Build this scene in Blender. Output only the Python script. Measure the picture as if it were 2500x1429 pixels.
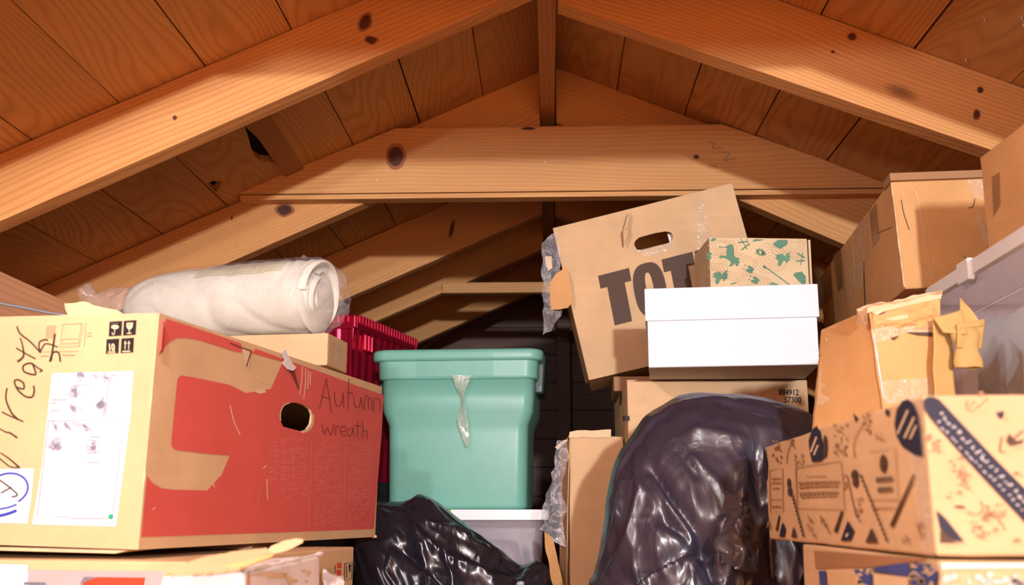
import bpy, bmesh, math, random
from mathutils import Vector, Matrix, noise
from mathutils.geometry import tessellate_polygon
random.seed(7)
for o in list(bpy.data.objects): bpy.data.objects.remove(o)
C = bpy.context.scene.collection
S = bpy.context.scene
# ---------------------------------------------------------------- camera, world, lights, exposure
# the camera hangs at the origin of the attic; the floor lies 0.40 m below it, +Y runs along the ridge
FPX, VX, VY = 2600.0, 1345.0, 1255.0
TH = math.atan((VY-714.5)/FPX)
PS = math.atan((VX-1250)/FPX*math.cos(TH))
cF = Vector((-math.sin(PS)*math.cos(TH), math.cos(PS)*math.cos(TH), math.sin(TH)))
cR = Vector((math.cos(PS), math.sin(PS), 0)); cU = cR.cross(cF)
cam = bpy.data.cameras.new('camera'); camo = bpy.data.objects.new('camera', cam); C.objects.link(camo)
camo.matrix_world = Matrix(((cR.x, cU.x, -cF.x, 0), (cR.y, cU.y, -cF.y, 0), (cR.z, cU.z, -cF.z, 0), (0, 0, 0, 1)))
cam.sensor_width = 36; cam.lens = FPX/2500*36; cam.clip_start = .02
cam.dof.use_dof = True; cam.dof.focus_distance = 1.75; cam.dof.aperture_fstop = 7.0
S.camera = camo
w = bpy.data.worlds.new('world'); S.world = w; w.use_nodes = True
w.node_tree.nodes['Background'].inputs[0].default_value = (.52, .50, .80, 1)
w.node_tree.nodes['Background'].inputs[1].default_value = 1.0
def lamp(name, kind, loc, power, col, size, target=None, spread=None):
    l = bpy.data.lights.new(name, kind); l.energy = power; l.color = col
    o = bpy.data.objects.new(name, l); C.objects.link(o); o.location = loc
    if kind == 'POINT': l.shadow_soft_size = size
    if kind == 'AREA':
        l.size = size
        o.rotation_euler = (Vector(target)-Vector(loc)).to_track_quat('-Z', 'Y').to_euler()
    return o
# a bare bulb hangs left of the viewer between two trusses; an added fill light stands far behind the viewer
lamp('attic_bulb', 'POINT', (-.40, .40, .60), 21, (.95, .97, 1.0), .025)
lamp('fill_light', 'POINT', (.55, -3.4, .37), 570, (.95, .97, 1.0), .06)
S.view_settings.view_transform = 'Standard'; S.view_settings.look = 'None'
S.view_settings.gamma = 1; S.view_settings.use_curve_mapping = False
S.view_settings.exposure = 0.42

FLOOR = -.40
def ray(x, y): return cF + cR*((x-1250)/FPX) + cU*((714.5-y)/FPX)
def at(x, y, Y):                      # point of the attic seen at (x, y) standing at depth Y
    r = ray(x, y); return r*(Y/r.y)
def on(pl, x, y, off=0.0):            # point on a real face (a plane) of something already placed
    p, n = pl; r = ray(x, y); return r*(p.dot(n)/r.dot(n)) + n*off
def plane(a, b, c):
    n = (b-a).cross(c-a).normalized()
    if n.dot(a) > 0: n = -n
    return (a.copy(), n)

# ---------------------------------------------------------------- node materials
def lin(c): return tuple(((v/255)/12.92 if v/255 <= .04045 else (((v/255)+.055)/1.055)**2.4) for v in c)
class NT:
    def __init__(s, name):
        s.m = bpy.data.materials.new(name); s.m.use_nodes = True; s.t = s.m.node_tree
        s.b = s.t.nodes['Principled BSDF']; s.out = s.t.nodes['Material Output']
    def n(s, typ, **k):
        nd = s.t.nodes.new(typ)
        for a, v in k.items():
            if a.startswith('i_'):
                key = a[2:].replace('_', ' '); nd.inputs[key].default_value = v
            else: setattr(nd, a, v)
        return nd
    def l(s, a, b): s.t.links.new(a, b)
    def math(s, op, a, b=None, clamp=False):
        nd = s.t.nodes.new('ShaderNodeMath'); nd.operation = op; nd.use_clamp = clamp
        for i, v in enumerate((a, b)):
            if v is None: continue
            if isinstance(v, (int, float)): nd.inputs[i].default_value = v
            else: s.l(v, nd.inputs[i])
        return nd.outputs[0]
    def mix(s, f, a, b, mode='MIX'):
        nd = s.t.nodes.new('ShaderNodeMix'); nd.data_type = 'RGBA'; nd.blend_type = mode
        for i, v in ((0, f), (6, a), (7, b)):
            if isinstance(v, (int, float)): nd.inputs[i].default_value = v
            elif isinstance(v, tuple): nd.inputs[i].default_value = (*v[:3], 1)
            else: s.l(v, nd.inputs[i])
        return nd.outputs[2]
    def ramp(s, f, stops):
        nd = s.t.nodes.new('ShaderNodeMapRange'); nd.clamp = True
        a, b = stops; nd.inputs[1].default_value = a; nd.inputs[2].default_value = b
        s.l(f, nd.inputs[0]); return nd.outputs[0]
    def coord(s, scale=(1, 1, 1), rot=(0, 0, 0), rnd=0.0):
        tc = s.n('ShaderNodeTexCoord'); mp = s.n('ShaderNodeMapping')
        mp.inputs['Scale'].default_value = scale; mp.inputs['Rotation'].default_value = rot
        src = tc.outputs['Object']
        if rnd:
            oi = s.n('ShaderNodeObjectInfo'); cb = s.n('ShaderNodeCombineXYZ')
            for k, q in enumerate((rnd, rnd*.7, rnd*1.3)):
                s.l(s.math('MULTIPLY', oi.outputs['Random'], q), cb.inputs[k])
            ad = s.n('ShaderNodeVectorMath', operation='ADD'); s.l(src, ad.inputs[0]); s.l(cb.outputs[0], ad.inputs[1]); src = ad.outputs[0]
        s.l(src, mp.inputs['Vector']); return mp.outputs[0]
    def noise(s, vec, scale=1, detail=3, rough=.5, dist=0):
        nd = s.n('ShaderNodeTexNoise'); nd.inputs['Scale'].default_value = scale; nd.inputs['Detail'].default_value = detail
        nd.inputs['Roughness'].default_value = rough; nd.inputs['Distortion'].default_value = dist
        s.l(vec, nd.inputs['Vector']); return nd.outputs[0]
    def bump(s, h, strength=.3, dist=.002):
        b = s.n('ShaderNodeBump'); b.inputs['Strength'].default_value = strength; b.inputs['Distance'].default_value = dist
        s.l(h, b.inputs['Height']); s.l(b.outputs[0], s.b.inputs['Normal'])
    def set(s, **k):
        for a, v in k.items(): s.b.inputs[a.replace('_', ' ')].default_value = v
        return s
def wood(name, axis, base, dark, rot=0.0, freq=17, rough=.62, knots=True, warp=.35, ringmix=.55):
    m = NT(name); r = (0, rot, 0)
    def cc(e, rnd):          # turn into the board's own axes first, then stretch along the grain
        v = m.coord((1, 1, 1), r, rnd); mp = m.n('ShaderNodeMapping'); mp.inputs['Scale'].default_value = e
        m.l(v, mp.inputs['Vector']); return mp.outputs[0]
    def ex(a_, c_, d_=None): d_ = d_ or c_; return (a_, c_, d_) if axis == 'x' else (c_, a_, d_)
    v = cc((1, 1, 1), 7.0)
    sp = m.n('ShaderNodeSeparateXYZ'); m.l(v, sp.inputs[0])
    cross = m.math('ADD', m.math('MULTIPLY', sp.outputs['Z' if axis == 'x' else 'X'], 10.0), m.math('MULTIPLY', sp.outputs['Y' if axis == 'x' else 'Z'], 6.0))
    w1 = m.noise(cc(ex(.9, 5.0), 7.0), 1, 2.0, .4, .1)
    w2 = m.noise(cc(ex(3.0, 16.0), 9.0), 1, 2.0, .5, .2)
    ph = m.math('ADD', cross, m.math('ADD', m.math('MULTIPLY', w1, warp*12.0), m.math('MULTIPLY', w2, warp*1.2)))
    ring = m.math('ADD', m.math('MULTIPLY', m.math('SINE', m.math('MULTIPLY', ph, freq)), .5), .5)
    ring = m.math('POWER', ring, 2.6)
    fib = m.noise(cc(ex(5, 210), 3.0), 1, 3, .6)
    blot = m.noise(cc(ex(1.6, 5.0), 5.0), 1, 3, .55)
    c = m.mix(m.math('MULTIPLY', ring, ringmix), base, dark)
    c = m.mix(m.math('MULTIPLY', m.ramp(fib, (.35, .75)), .25), c, dark)
    c = m.mix(m.math('MULTIPLY', m.ramp(blot, (.45, .75)), .40), c, tuple(x*.7 for x in dark))
    oi = m.n('ShaderNodeObjectInfo')
    c = m.mix(m.math('MULTIPLY', oi.outputs['Random'], .35), c, tuple(x*.75 for x in base))
    if knots:
        vo = m.n('ShaderNodeTexVoronoi'); vo.inputs['Scale'].default_value = 1
        m.l(cc(ex(1.6, 4.0), 11.0), vo.inputs['Vector'])
        k = m.ramp(m.math('SUBTRACT', .07, vo.outputs['Distance']), (0, .03))
        c = m.mix(m.math('MULTIPLY', k, .8), c, (.07, .022, .012))
    m.l(c, m.b.inputs['Base Color']); m.set(Roughness=rough); m.b.inputs['Specular IOR Level'].default_value = .28
    m.bump(m.math('ADD', fib, m.math('MULTIPLY', ring, .7)), .2, .0010)
    return m.m
def card(name, base, var=.12, fluted=True, rough=.72, scuff=.25):
    m = NT(name)
    n1 = m.noise(m.coord((9, 9, 9), rnd=4.0), 1, 4, .6)
    n2 = m.noise(m.coord((160, 160, 160), rnd=2.0), 1, 2, .5)
    n3 = m.noise(m.coord((3, 3, 26), rnd=3.0), 1, 3, .6, .6)
    c = m.mix(m.ramp(n1, (.3, .75)), tuple(x*(1+var) for x in base), tuple(x*(1-var) for x in base))
    c = m.mix(m.math('MULTIPLY', n2, .16), c, tuple(x*.6 for x in base))
    c = m.mix(m.math('MULTIPLY', m.ramp(n3, (.58, .78)), scuff), c, tuple(min(1, x*1.25+.05) for x in base))
    m.l(c, m.b.inputs['Base Color']); m.set(Roughness=rough); m.b.inputs['Specular IOR Level'].default_value = .3
    h = n1
    if fluted:
        wv = m.n('ShaderNodeTexWave'); wv.bands_direction = 'Z'; wv.inputs['Scale'].default_value = 34; wv.inputs['Distortion'].default_value = 1.2
        wv.inputs['Detail'].default_value = 2
        m.l(m.coord((1, 1, 1)), wv.inputs['Vector']); h = m.math('ADD', m.math('MULTIPLY', wv.outputs['Fac'], .14), n1)
    m.bump(h, .3, .0016); return m.m
def flat(name, col, rough=.6, spec=.3, var=0.0, metal=0.0):
    m = NT(name); m.set(Roughness=rough, Metallic=metal); m.b.inputs['Specular IOR Level'].default_value = spec
    if var:
        n1 = m.noise(m.coord((14, 14, 14), rnd=3.0), 1, 4, .6)
        m.l(m.mix(m.ramp(n1, (.3, .7)), tuple(x*(1+var) for x in col), tuple(x*(1-var) for x in col)), m.b.inputs['Base Color'])
    else: m.b.inputs['Base Color'].default_value = (*col, 1)
    return m.m
def film(name, tint=(.9, .9, .92), alpha=.25, rough=.16, bumpy=.5, scale=30):
    m = NT(name); m.set(Roughness=rough, Alpha=alpha); m.b.inputs['Base Color'].default_value = (*tint, 1)
    m.b.inputs['Specular IOR Level'].default_value = .8
    n1 = m.noise(m.coord((scale, scale, scale)), 1, 4, .6, .8); m.bump(n1, bumpy, .006)
    a = m.math('ADD', m.math('MULTIPLY', m.math('POWER', m.math('SUBTRACT', 1.0, m.math('ABSOLUTE', m.math('MULTIPLY', m.math('SUBTRACT', n1, .5), 9.0)), True), 3.0), .32*bumpy), alpha, True)
    m.l(a, m.b.inputs['Alpha'])
    return m.m
W_BASE, W_DARK = (.70, .35, .125), (.46, .18, .050)
SL, SR = .445, .42
M = {}
M['rafter_l'] = wood('rafter_wood_left', 'x', W_BASE, W_DARK, math.atan(SL), freq=80, warp=.12, ringmix=.5)
M['rafter_r'] = wood('rafter_wood_right', 'x', W_BASE, W_DARK, -math.atan(SR), freq=85, warp=.12, ringmix=.5)
M['tie'] = wood('tie_wood', 'x', (.72, .38, .145), W_DARK, 0, freq=60, ringmix=.38, warp=.12)
M['board'] = wood('roof_board_wood', 'y', (.66, .335, .118), (.40, .16, .042), 0, freq=34, rough=.66, warp=.42, ringmix=.5)
M['ridge'] = wood('ridge_wood', 'y', (.50, .22, .08), (.34, .13, .04), 0, freq=60, warp=.1, knots=False)
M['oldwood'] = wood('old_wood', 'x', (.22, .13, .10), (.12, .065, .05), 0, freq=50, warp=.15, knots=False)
M['plank'] = wood('loose_plank_wood', 'x', (.42, .20, .10), (.28, .12, .05), math.atan(-.43), freq=60, warp=.12, knots=False)
M['felt'] = flat('roofing_felt', (.012, .01, .012), .95)
M['knot'] = flat('knot_wood', (.085, .028, .016), .6, var=.5)
M['knot2'] = flat('knot_wood_rim', (.32, .12, .045), .6, var=.2)
M['kraft'] = card('kraft_board', (.66, .445, .245))
M['kraft2'] = card('kraft_board_tan', (.66, .44, .24))
M['kraft3'] = card('kraft_board_orange', (.64, .345, .135))
M['kraft4'] = card('kraft_board_pale', (.72, .55, .34), fluted=False)
M['kraftd'] = card('kraft_board_deep', (.38, .20, .10))
M['torn'] = card('torn_paper', (.70, .50, .30), .2, False)
M['paper'] = flat('label_paper', (.66, .67, .73), .5, var=.03)
M['whitebd'] = flat('white_board', (.72, .74, .80), .45, .35, var=.015)
M['offwhite'] = flat('white_printed_board', (.78, .74, .72), .6, var=.06)
M['shadeboard'] = flat('shaded_printed_board', (.44, .37, .38), .6, var=.06)  # off-white board darkened to paint in the shade below the wreath carton
M['greyboard'] = flat('grey_board_inside', (.58, .56, .55), .7, var=.06)
M['red'] = flat('red_ink', lin((212, 92, 84)), .5, var=.05)
M['redl'] = flat('red_ink_scuffed', lin((222, 130, 118)), .6, var=.1)
M['redo'] = flat('orange_red_ink', lin((205, 70, 45)), .5, var=.06)
M['black'] = flat('black_ink', (.018, .015, .016), .6)
M['brownink'] = flat('brown_ink', (.085, .045, .028), .6)
M['marker'] = flat('dark_marker', (.075, .045, .025), .6)
M['pencil'] = flat('faded_marker', (.20, .045, .032), .6)
M['lightbrown'] = flat('pale_brown_ink', (.36, .20, .105), .6, var=.25)
M['navy'] = flat('navy_ink', (.022, .022, .045), .6)
M['bluei'] = flat('blue_ink', (.06, .085, .28), .6, var=.2)
M['bluepen'] = flat('blue_marker', (.03, .055, .45), .5)
M['greendot'] = flat('green_sticker', (.02, .36, .18), .5)
M['grey'] = flat('grey_ink', (.16, .16, .20), .6, var=.2)
M['palegrey'] = flat('pale_grey_ink', (.42, .42, .52), .6, var=.12)
M['mgreen'] = flat('sage_green_ink', (.11, .26, .165), .6, var=.2)
M['contour'] = flat('contour_ink', (.47, .33, .16), .6)
M['hole'] = flat('dark_inside', (.01, .007, .008), .95)
M['teal'] = flat('teal_plastic', (.20, .50, .41), .38, .5, var=.03)
M['tealshade'] = flat('shaded_teal_plastic', (.012, .04, .036), .35, .5)  # teal darkened to stand for the shaded side of the bin
M['whitepl'] = flat('white_plastic', (.84, .85, .86), .35, .5)
M['lime'] = flat('lime_plastic', (.30, .62, .06), .35, .5)
M['greyd'] = flat('charcoal_plastic', (.035, .04, .05), .5, .4)
M['steel'] = flat('grey_cable_sheath', (.35, .35, .38), .45, .5, metal=.3)
M['nail'] = flat('nail_steel', (.75, .72, .7), .3, .8, metal=.7)
M['tapeclear'] = film('clear_tape', (.86, .78, .66), .20, .12, .5, 40)
M['tapebrown'] = film('brown_tape', (.30, .14, .05), .55, .25, .2, 20)
M['tapewhite'] = film('wrinkled_clear_tape', (.86, .80, .70), .16, .10, .8, 60)
M['film'] = film('clear_film', (.85, .83, .88), .20, .10, .9, 45)
M['bagfilm'] = film('clear_bag_film', (.82, .80, .86), .12, .10, .34, 20)
M['tub'] = film('cloudy_clear_plastic', (.86, .76, .84), .34, .2, .06, 5)
M['strip'] = film('greenish_film', (.62, .72, .58), .55, .15, .5, 50)
M['cloth'] = flat('cream_batting', (.70, .68, .58), .9, .1, var=.07)
M['lab'] = film('yellowed_label', (.74, .70, .42), .55, .4, .1, 20)
M['lab2'] = film('pinkish_label', (.66, .48, .42), .6, .4, .1, 20)
M['envelope'] = card('kraft_envelope', (.52, .34, .12), .1, False, scuff=.1)
M['bluecloth'] = flat('pale_blue_fabric', (.60, .73, .76), .85, .1, var=.08)
M['pinkcloth'] = flat('mauve_fabric', (.40, .27, .33), .85, .1, var=.15)
def redplastic():
    m = NT('red_metallic_plastic'); m.set(Roughness=.22, Metallic=.55); m.b.inputs['Base Color'].default_value = (.55, .012, .05, 1)
    return m.m
M['redpl'] = redplastic()
def bagmat(name, col, rg):
    m = NT(name); m.b.inputs['Base Color'].default_value = (*col, 1); m.set(Roughness=rg); m.b.inputs['Specular IOR Level'].default_value = .8
    v = m.coord((5, 5, 2.2)); a = m.noise(v, 1, 3, .5, 1.2)
    rid = m.math('SUBTRACT', 1.0, m.math('ABSOLUTE', m.math('MULTIPLY', m.math('SUBTRACT', a, .5), 6.0)), True)
    b = m.noise(m.coord((17, 17, 11)), 1, 3, .5, 1.0)
    m.bump(m.math('ADD', m.math('MULTIPLY', rid, .8), m.math('MULTIPLY', b, .9)), .55, .006)
    return m.m
M['bag'] = bagmat('black_bag_plastic', (.030, .026, .044), .33)
M['bag2'] = bagmat('black_bag_plastic_thin', (.014, .012, .020), .28)
M['bagshine'] = bagmat('black_bag_plastic_crinkled', (.05, .045, .055), .16)

# ---------------------------------------------------------------- object helpers
def mkobj(name, vf, mat, parent=None, loc=None, smooth=False, bevel=0.0, seg=2, solid=0.0, auto=None):
    v, f = vf
    L = loc if loc is not None else (parent_loc(parent) if parent else Vector((0, 0, 0)))
    me = bpy.data.meshes.new(name); me.from_pydata([tuple(Vector(p)-L) for p in v], [], f); me.update()
    me.materials.append(mat)
    if smooth: me.polygons.foreach_set('use_smooth', [True]*len(me.polygons))
    o = bpy.data.objects.new(name, me); C.objects.link(o)
    if parent: o.parent = parent
    else: o.location = L
    if solid:
        s = o.modifiers.new('solid', 'SOLIDIFY'); s.thickness = solid; s.offset = -1
    if bevel:
        b = o.modifiers.new('bevel', 'BEVEL'); b.width = bevel; b.segments = seg; b.limit_method = 'ANGLE'; b.angle_limit = .6
    return o
def parent_loc(o):
    L = Vector((0, 0, 0))
    while o: L += o.location; o = o.parent
    return L
def thing(name, label, cat, loc, group=None):
    o = bpy.data.objects.new(name, None); C.objects.link(o); o.location = loc; o.empty_display_size = .05
    o['label'] = label; o['category'] = cat
    if group: o['group'] = group
    return o
def tag(o, label, cat, group=None):
    o['label'] = label; o['category'] = cat
    if group: o['group'] = group
    return o
def struct(name, loc=(0, 0, 0)):
    o = bpy.data.objects.new(name, None); C.objects.link(o); o.location = loc; o['kind'] = 'structure'; return o
def join(*ms):
    V, Fc = [], []
    for v, f in ms:
        k = len(V); V += list(v); Fc += [tuple(i+k for i in q) for q in f]
    return V, Fc
def hexa(c):      # c[0..7]: (x y z) bits, x fastest
    return list(c), [(0, 2, 3, 1), (4, 5, 7, 6), (0, 1, 5, 4), (2, 6, 7, 3), (0, 4, 6, 2), (1, 3, 7, 5)]
def bx(x0, x1, y0, y1, z0, z1):
    return hexa([Vector((x, y, z)) for z in (z0, z1) for y in (y0, y1) for x in (x0, x1)])
class Box:
    """a carton: local x right, y back, z up, from the front left bottom corner O"""
    def __init__(s, O, yaw, pitch, roll, d):
        s.O = Vector(O); s.d = Vector(d)
        s.R = Matrix.Rotation(math.radians(yaw), 3, 'Z') @ Matrix.Rotation(math.radians(pitch), 3, 'X') @ Matrix.Rotation(math.radians(roll), 3, 'Y')
        s.warp = {}
    def p(s, a, b, c):
        q = s.O + s.R @ Vector((a*s.d.x, b*s.d.y, c*s.d.z))
        for (i, j, k), dv in s.warp.items():
            wgt = (a if i else 1-a)*(b if j else 1-b)*(c if k else 1-c); q = q + Vector(dv)*wgt
        return q
    def face(s, nm):
        q = {'front': ((0, 0, 0), (1, 0, 0), (0, 0, 1)), 'right': ((1, 0, 0), (1, 1, 0), (1, 0, 1)), 'left': ((0, 0, 0), (0, 1, 0), (0, 0, 1)),
             'bottom': ((0, 0, 0), (1, 0, 0), (0, 1, 0)), 'top': ((0, 0, 1), (1, 0, 1), (0, 1, 1))}[nm]
        return plane(*[s.p(*t) for t in q])
    def mesh(s, n=14, amp=.001, seed=0, lo=0.0, hi=1.0):
        V = {}; vs = []; fs = []
        def vid(a, b, c):
            key = (round(a*n), round(b*n), round(c*n))
            if key not in V:
                q = s.p(a, b, lo+(hi-lo)*c)
                cen = s.p(.5, .5, .5)
                edge = sum(1 for t in (a, b, c) if t < .001 or t > .999)
                k = noise.noise(q*9+Vector((seed, seed*.7, 0)))*.5+.5
                k2 = abs(noise.noise(q*42+Vector((seed, 3, 1))))
                dep = amp*(k*1.0 + (k2*1.3 if edge > 1 else 0))
                # push along the face normals only, inwards
                for ax, t in enumerate((a, b, c)):
                    if t < .001 or t > .999:
                        nn = s.R @ Vector([(1 if t > .5 else -1) if i == ax else 0 for i in range(3)])
                        q = q - nn*dep
                V[key] = len(vs); vs.append(q)
            return V[key]
        rng = [i/n for i in range(n+1)]
        for ax in range(3):
            for side in (0, 1):
                for i in range(n):
                    for j in range(n):
                        q = []
                        for di, dj in ((0, 0), (1, 0), (1, 1), (0, 1)):
                            t = [0, 0, 0]; t[ax] = side; t[(ax+1) % 3] = rng[i+di]; t[(ax+2) % 3] = rng[j+dj]; q.append(vid(*t))
                        fs.append(tuple(q if side else q[::-1]))
        return vs, fs
class Decal:
    """flat print, labels and tape laid on one face of a thing"""
    def __init__(s, pl, off=.0004): s.pl = pl; s.off = off; s.V = []; s.F = []; s.P = []
    def poly(s, pts, holes=()):
        k = len(s.V); loops = [pts]+list(holes)
        s.V += [on(s.pl, x, y, s.off) for l in loops for x, y in l]
        for t in tessellate_polygon([[Vector((x, y, 0)) for x, y in l] for l in loops]): s.F.append(tuple(i+k for i in t))
        return s
    def rect(s, x0, y0, x1, y1): return s.poly([(x0, y0), (x1, y0), (x1, y1), (x0, y1)])
    def ell(s, cx, cy, rx, ry, a=0, n=20):
        ca, sa = math.cos(math.radians(a)), math.sin(math.radians(a))
        return s.poly([(cx+rx*math.cos(t)*ca-ry*math.sin(t)*sa, cy+rx*math.cos(t)*sa+ry*math.sin(t)*ca) for t in [i*2*math.pi/n for i in range(n)]])
    def ring(s, cx, cy, rx, ry, wd, a=0, n=28, a0=0, a1=360):
        ca, sa = math.cos(math.radians(a)), math.sin(math.radians(a))
        pts = []
        for i in range(n+1):
            t = math.radians(a0+(a1-a0)*i/n); pts.append((cx+rx*math.cos(t)*ca-ry*math.sin(t)*sa, cy+rx*math.cos(t)*sa+ry*math.sin(t)*ca))
        return s.line(pts, wd, False)
    def line(s, pts, wd, smooth=True):
        if smooth and len(pts) > 2: pts = spline(pts)
        k = len(s.V); n = len(pts)
        for i, (x, y) in enumerate(pts):
            x0, y0 = pts[max(0, i-1)]; x1, y1 = pts[min(n-1, i+1)]
            dx, dy = x1-x0, y1-y0; L = math.hypot(dx, dy) or 1
            wi = wd[0]+(wd[1]-wd[0])*i/(n-1) if isinstance(wd, tuple) else wd
            nx, ny = -dy/L*wi/2, dx/L*wi/2
            s.V += [on(s.pl, x+nx, y+ny, s.off), on(s.pl, x-nx, y-ny, s.off)]
            if i: s.F.append((k+2*i-2, k+2*i-1, k+2*i+1, k+2*i))
        return s
    def text(s, txt, ox, oy, rx, ry, ux, uy, bold=0.0):
        cu = bpy.data.curves.new('t', 'FONT'); cu.body = txt; cu.size = 1; cu.offset = bold; cu.resolution_u = 3
        o = bpy.data.objects.new('t', cu); C.objects.link(o)
        me = bpy.data.meshes.new_from_object(o.evaluated_get(bpy.context.evaluated_depsgraph_get()))
        k = len(s.V)
        s.V += [on(s.pl, ox+v.co.x*rx+v.co.y*ux, oy+v.co.x*ry+v.co.y*uy, s.off) for v in me.vertices]
        s.F += [tuple(i+k for i in p.vertices) for p in me.polygons]
        bpy.data.objects.remove(o); bpy.data.meshes.remove(me); return s
    def build(s, name, mat, parent, label=None, kind=None):
        # separate pieces become parts of their own; many small strokes stay together
        par = list(range(len(s.V)))
        def fd(i):
            while par[i] != i: par[i] = par[par[i]]; i = par[i]
            return i
        for f in s.F:
            for i in f[1:]: par[fd(i)] = fd(f[0])
        used = sorted({fd(f[0]) for f in s.F})
        if kind is None and 1 < len(used) <= 9:
            for r_ in used:
                ids = [i for i in range(len(s.V)) if fd(i) == r_]; mp = {i: k for k, i in enumerate(ids)}
                o = mkobj(name, ([s.V[i] for i in ids], [tuple(mp[i] for i in f) for f in s.F if fd(f[0]) == r_]), mat, parent)
                if label: o['label'] = label
            return o
        o = mkobj(name, (s.V, s.F), mat, parent)
        if label: o['label'] = label
        if kind or len(used) > 1: o['kind'] = kind or 'stuff'
        return o
def spline(p, k=6):
    out = []
    for i in range(len(p)-1):
        a = p[max(0, i-1)]; b = p[i]; c = p[i+1]; d = p[min(len(p)-1, i+2)]
        for j in range(k):
            t = j/k
            out.append(tuple(.5*((2*b[m])+(-a[m]+c[m])*t+(2*a[m]-5*b[m]+4*c[m]-d[m])*t*t+(-a[m]+3*b[m]-3*c[m]+d[m])*t**3) for m in range(len(b))))
    out.append(p[-1]); return out
def plate(outer, holes, to3, nrm, th):
    """flat plate with real holes; outline and holes in 2D"""
    loops = [outer]+holes; P = [p for l in loops for p in l]
    tr = tessellate_polygon([[Vector((x, y, 0)) for x, y in l] for l in loops])
    n = len(P); V = [to3(x, y) for x, y in P]; V += [v-nrm*th for v in V]
    Fc = [tuple(t) for t in tr]+[tuple(i+n for i in t[::-1]) for t in tr]
    k = 0
    for l in loops:
        m = len(l)
        for i in range(m): a, b = k+i, k+(i+1) % m; Fc.append((a, b, b+n, a+n))
        k += m
    return V, Fc
def tube(pts, r, n=8, cap=True):
    V, Fc = [], []
    for i, p in enumerate(pts):
        d = (Vector(pts[min(i+1, len(pts)-1)])-Vector(pts[max(i-1, 0)])).normalized()
        a = d.cross(Vector((0, 0, 1)));  a = a.normalized() if a.length > .01 else Vector((1, 0, 0)); b = d.cross(a)
        rr = r[i] if isinstance(r, list) else r
        V += [Vector(p)+(a*math.cos(t)+b*math.sin(t))*rr for t in [j*2*math.pi/n for j in range(n)]]
        if i:
            for j in range(n): Fc.append(((i-1)*n+j, (i-1)*n+(j+1) % n, i*n+(j+1) % n, i*n+j))
    if cap: Fc += [tuple(range(n))[::-1], tuple(range((len(pts)-1)*n, len(pts)*n))]
    return V, Fc
def grid(fn, nu, nv, closeu=False):
    V = [fn(i/nu, j/nv) for j in range(nv+1) for i in range(nu if closeu else nu+1)]
    s = nu if closeu else nu+1
    Fc = [(j*s+i, j*s+(i+1) % s, (j+1)*s+(i+1) % s, (j+1)*s+i) for j in range(nv) for i in range(nu)]
    return V, Fc
def crumple(q, f, a, seed=0):
    q = Vector(q); s = Vector((seed, seed*1.7, -seed))
    return Vector((noise.noise(q*f+s), noise.noise(q*f+s+Vector((9, 2, 5))), noise.noise(q*f+s+Vector((3, 8, 1)))))*a
def patch(pts, Y, nu=14, nv=14, amp=.004, f=30, seed=0):
    """loose sheet hanging between four corners (image order tl, tr, br, bl), Y = its depth at each"""
    P = [at(x, y, Y[i] if isinstance(Y, (list, tuple)) else Y) for i, (x, y) in enumerate(pts)]
    def fn(u, v):
        q = P[0].lerp(P[1], u).lerp(P[3].lerp(P[2], u), v); return q+crumple(q, f, amp, seed)
    return grid(fn, nu, nv)
def torn(pl_or_Y, pts, off=.0, th=.003, seed=0):
    """torn piece of board: px outline, jagged, real thickness"""
    out = []
    for i in range(len(pts)):
        a, b = pts[i], pts[(i+1) % len(pts)]; L = math.hypot(b[0]-a[0], b[1]-a[1]); n = max(1, int(L/9))
        for j in range(n):
            t = j/n; jx = noise.noise(Vector((a[0]+j*3.1, a[1]+seed, i)))*4*(j > 0)
            out.append((a[0]+(b[0]-a[0])*t+jx, a[1]+(b[1]-a[1])*t-jx))
    if isinstance(pl_or_Y, tuple): pl = pl_or_Y
    else: pl = (Vector((0, pl_or_Y, 0)), Vector((0, -1, 0)))
    return plate(out, [], lambda x, y: on(pl, x, y, off), pl[1], th)

# ---------------------------------------------------------------- roof
def zL(x): return .990-SL*abs(x)      # underside of the boards
def zR(x): return 1.000-SR*abs(x)
def zr(x): return zL(x) if x < 0 else zR(x)
Y0, Y1, XE = -4.0, 4.62, 1.58
ceil = struct('ceiling')
plL = (Vector((0, 0, .99)), Vector((-SL, 0, -1)).normalized()); plL = (plL[0], Vector((SL, 0, -1)).normalized())
def roofpt(x, y):     # point of the left slope seen at a pixel
    r = ray(x, y); t = .99/(r.z-SL*r.x); return r*t
hole_a = [roofpt(*p) for p in [(597, 308), (606, 335), (613, 362), (622, 384), (641, 396), (668, 399), (678, 406), (664, 384), (648, 362), (628, 338)]]
hole_b = [roofpt(*p) for p in [(502, 451), (519, 443), (541, 445), (541, 453), (529, 471), (520, 469), (514, 458)]]
def roof_board(x0, x1, side, holes=()):
    z = zL if side < 0 else zR
    dz = random.uniform(0, .0016); g = .0012
    a, b = x0+g, x1-g
    nrm = Vector((SL if side < 0 else -SR, 0, -1)).normalized()
    n = 18; out = [(a+random.uniform(-1, 1)*.0006, Y0+(Y1-Y0)*i/n) for i in range(n+1)]+[(b+random.uniform(-1, 1)*.0006, Y1-(Y1-Y0)*i/n) for i in range(n+1)]
    hs = [[(min(max(p.x, a+.003), b-.003), p.y) for p in h] for h in holes]
    return mkobj('roof_board', plate(out, hs, lambda x, y: Vector((x, y, z(x)+dz)), nrm, .018), M['board'], ceil)
def cuts(first, step):
    c = [0.0, first]
    while c[-1] < XE: c.append(c[-1]+step)
    return c
cl = cuts(.146, .1425); cr = cuts(.155, .149)
for i in range(len(cl)-1):
    xa, xb = -cl[i+1], -cl[i]
    hs = [h for h in (hole_a, hole_b) if xa < sum(p.x for p in h)/len(h) < xb]
    roof_board(xa, xb, -1, hs)
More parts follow.
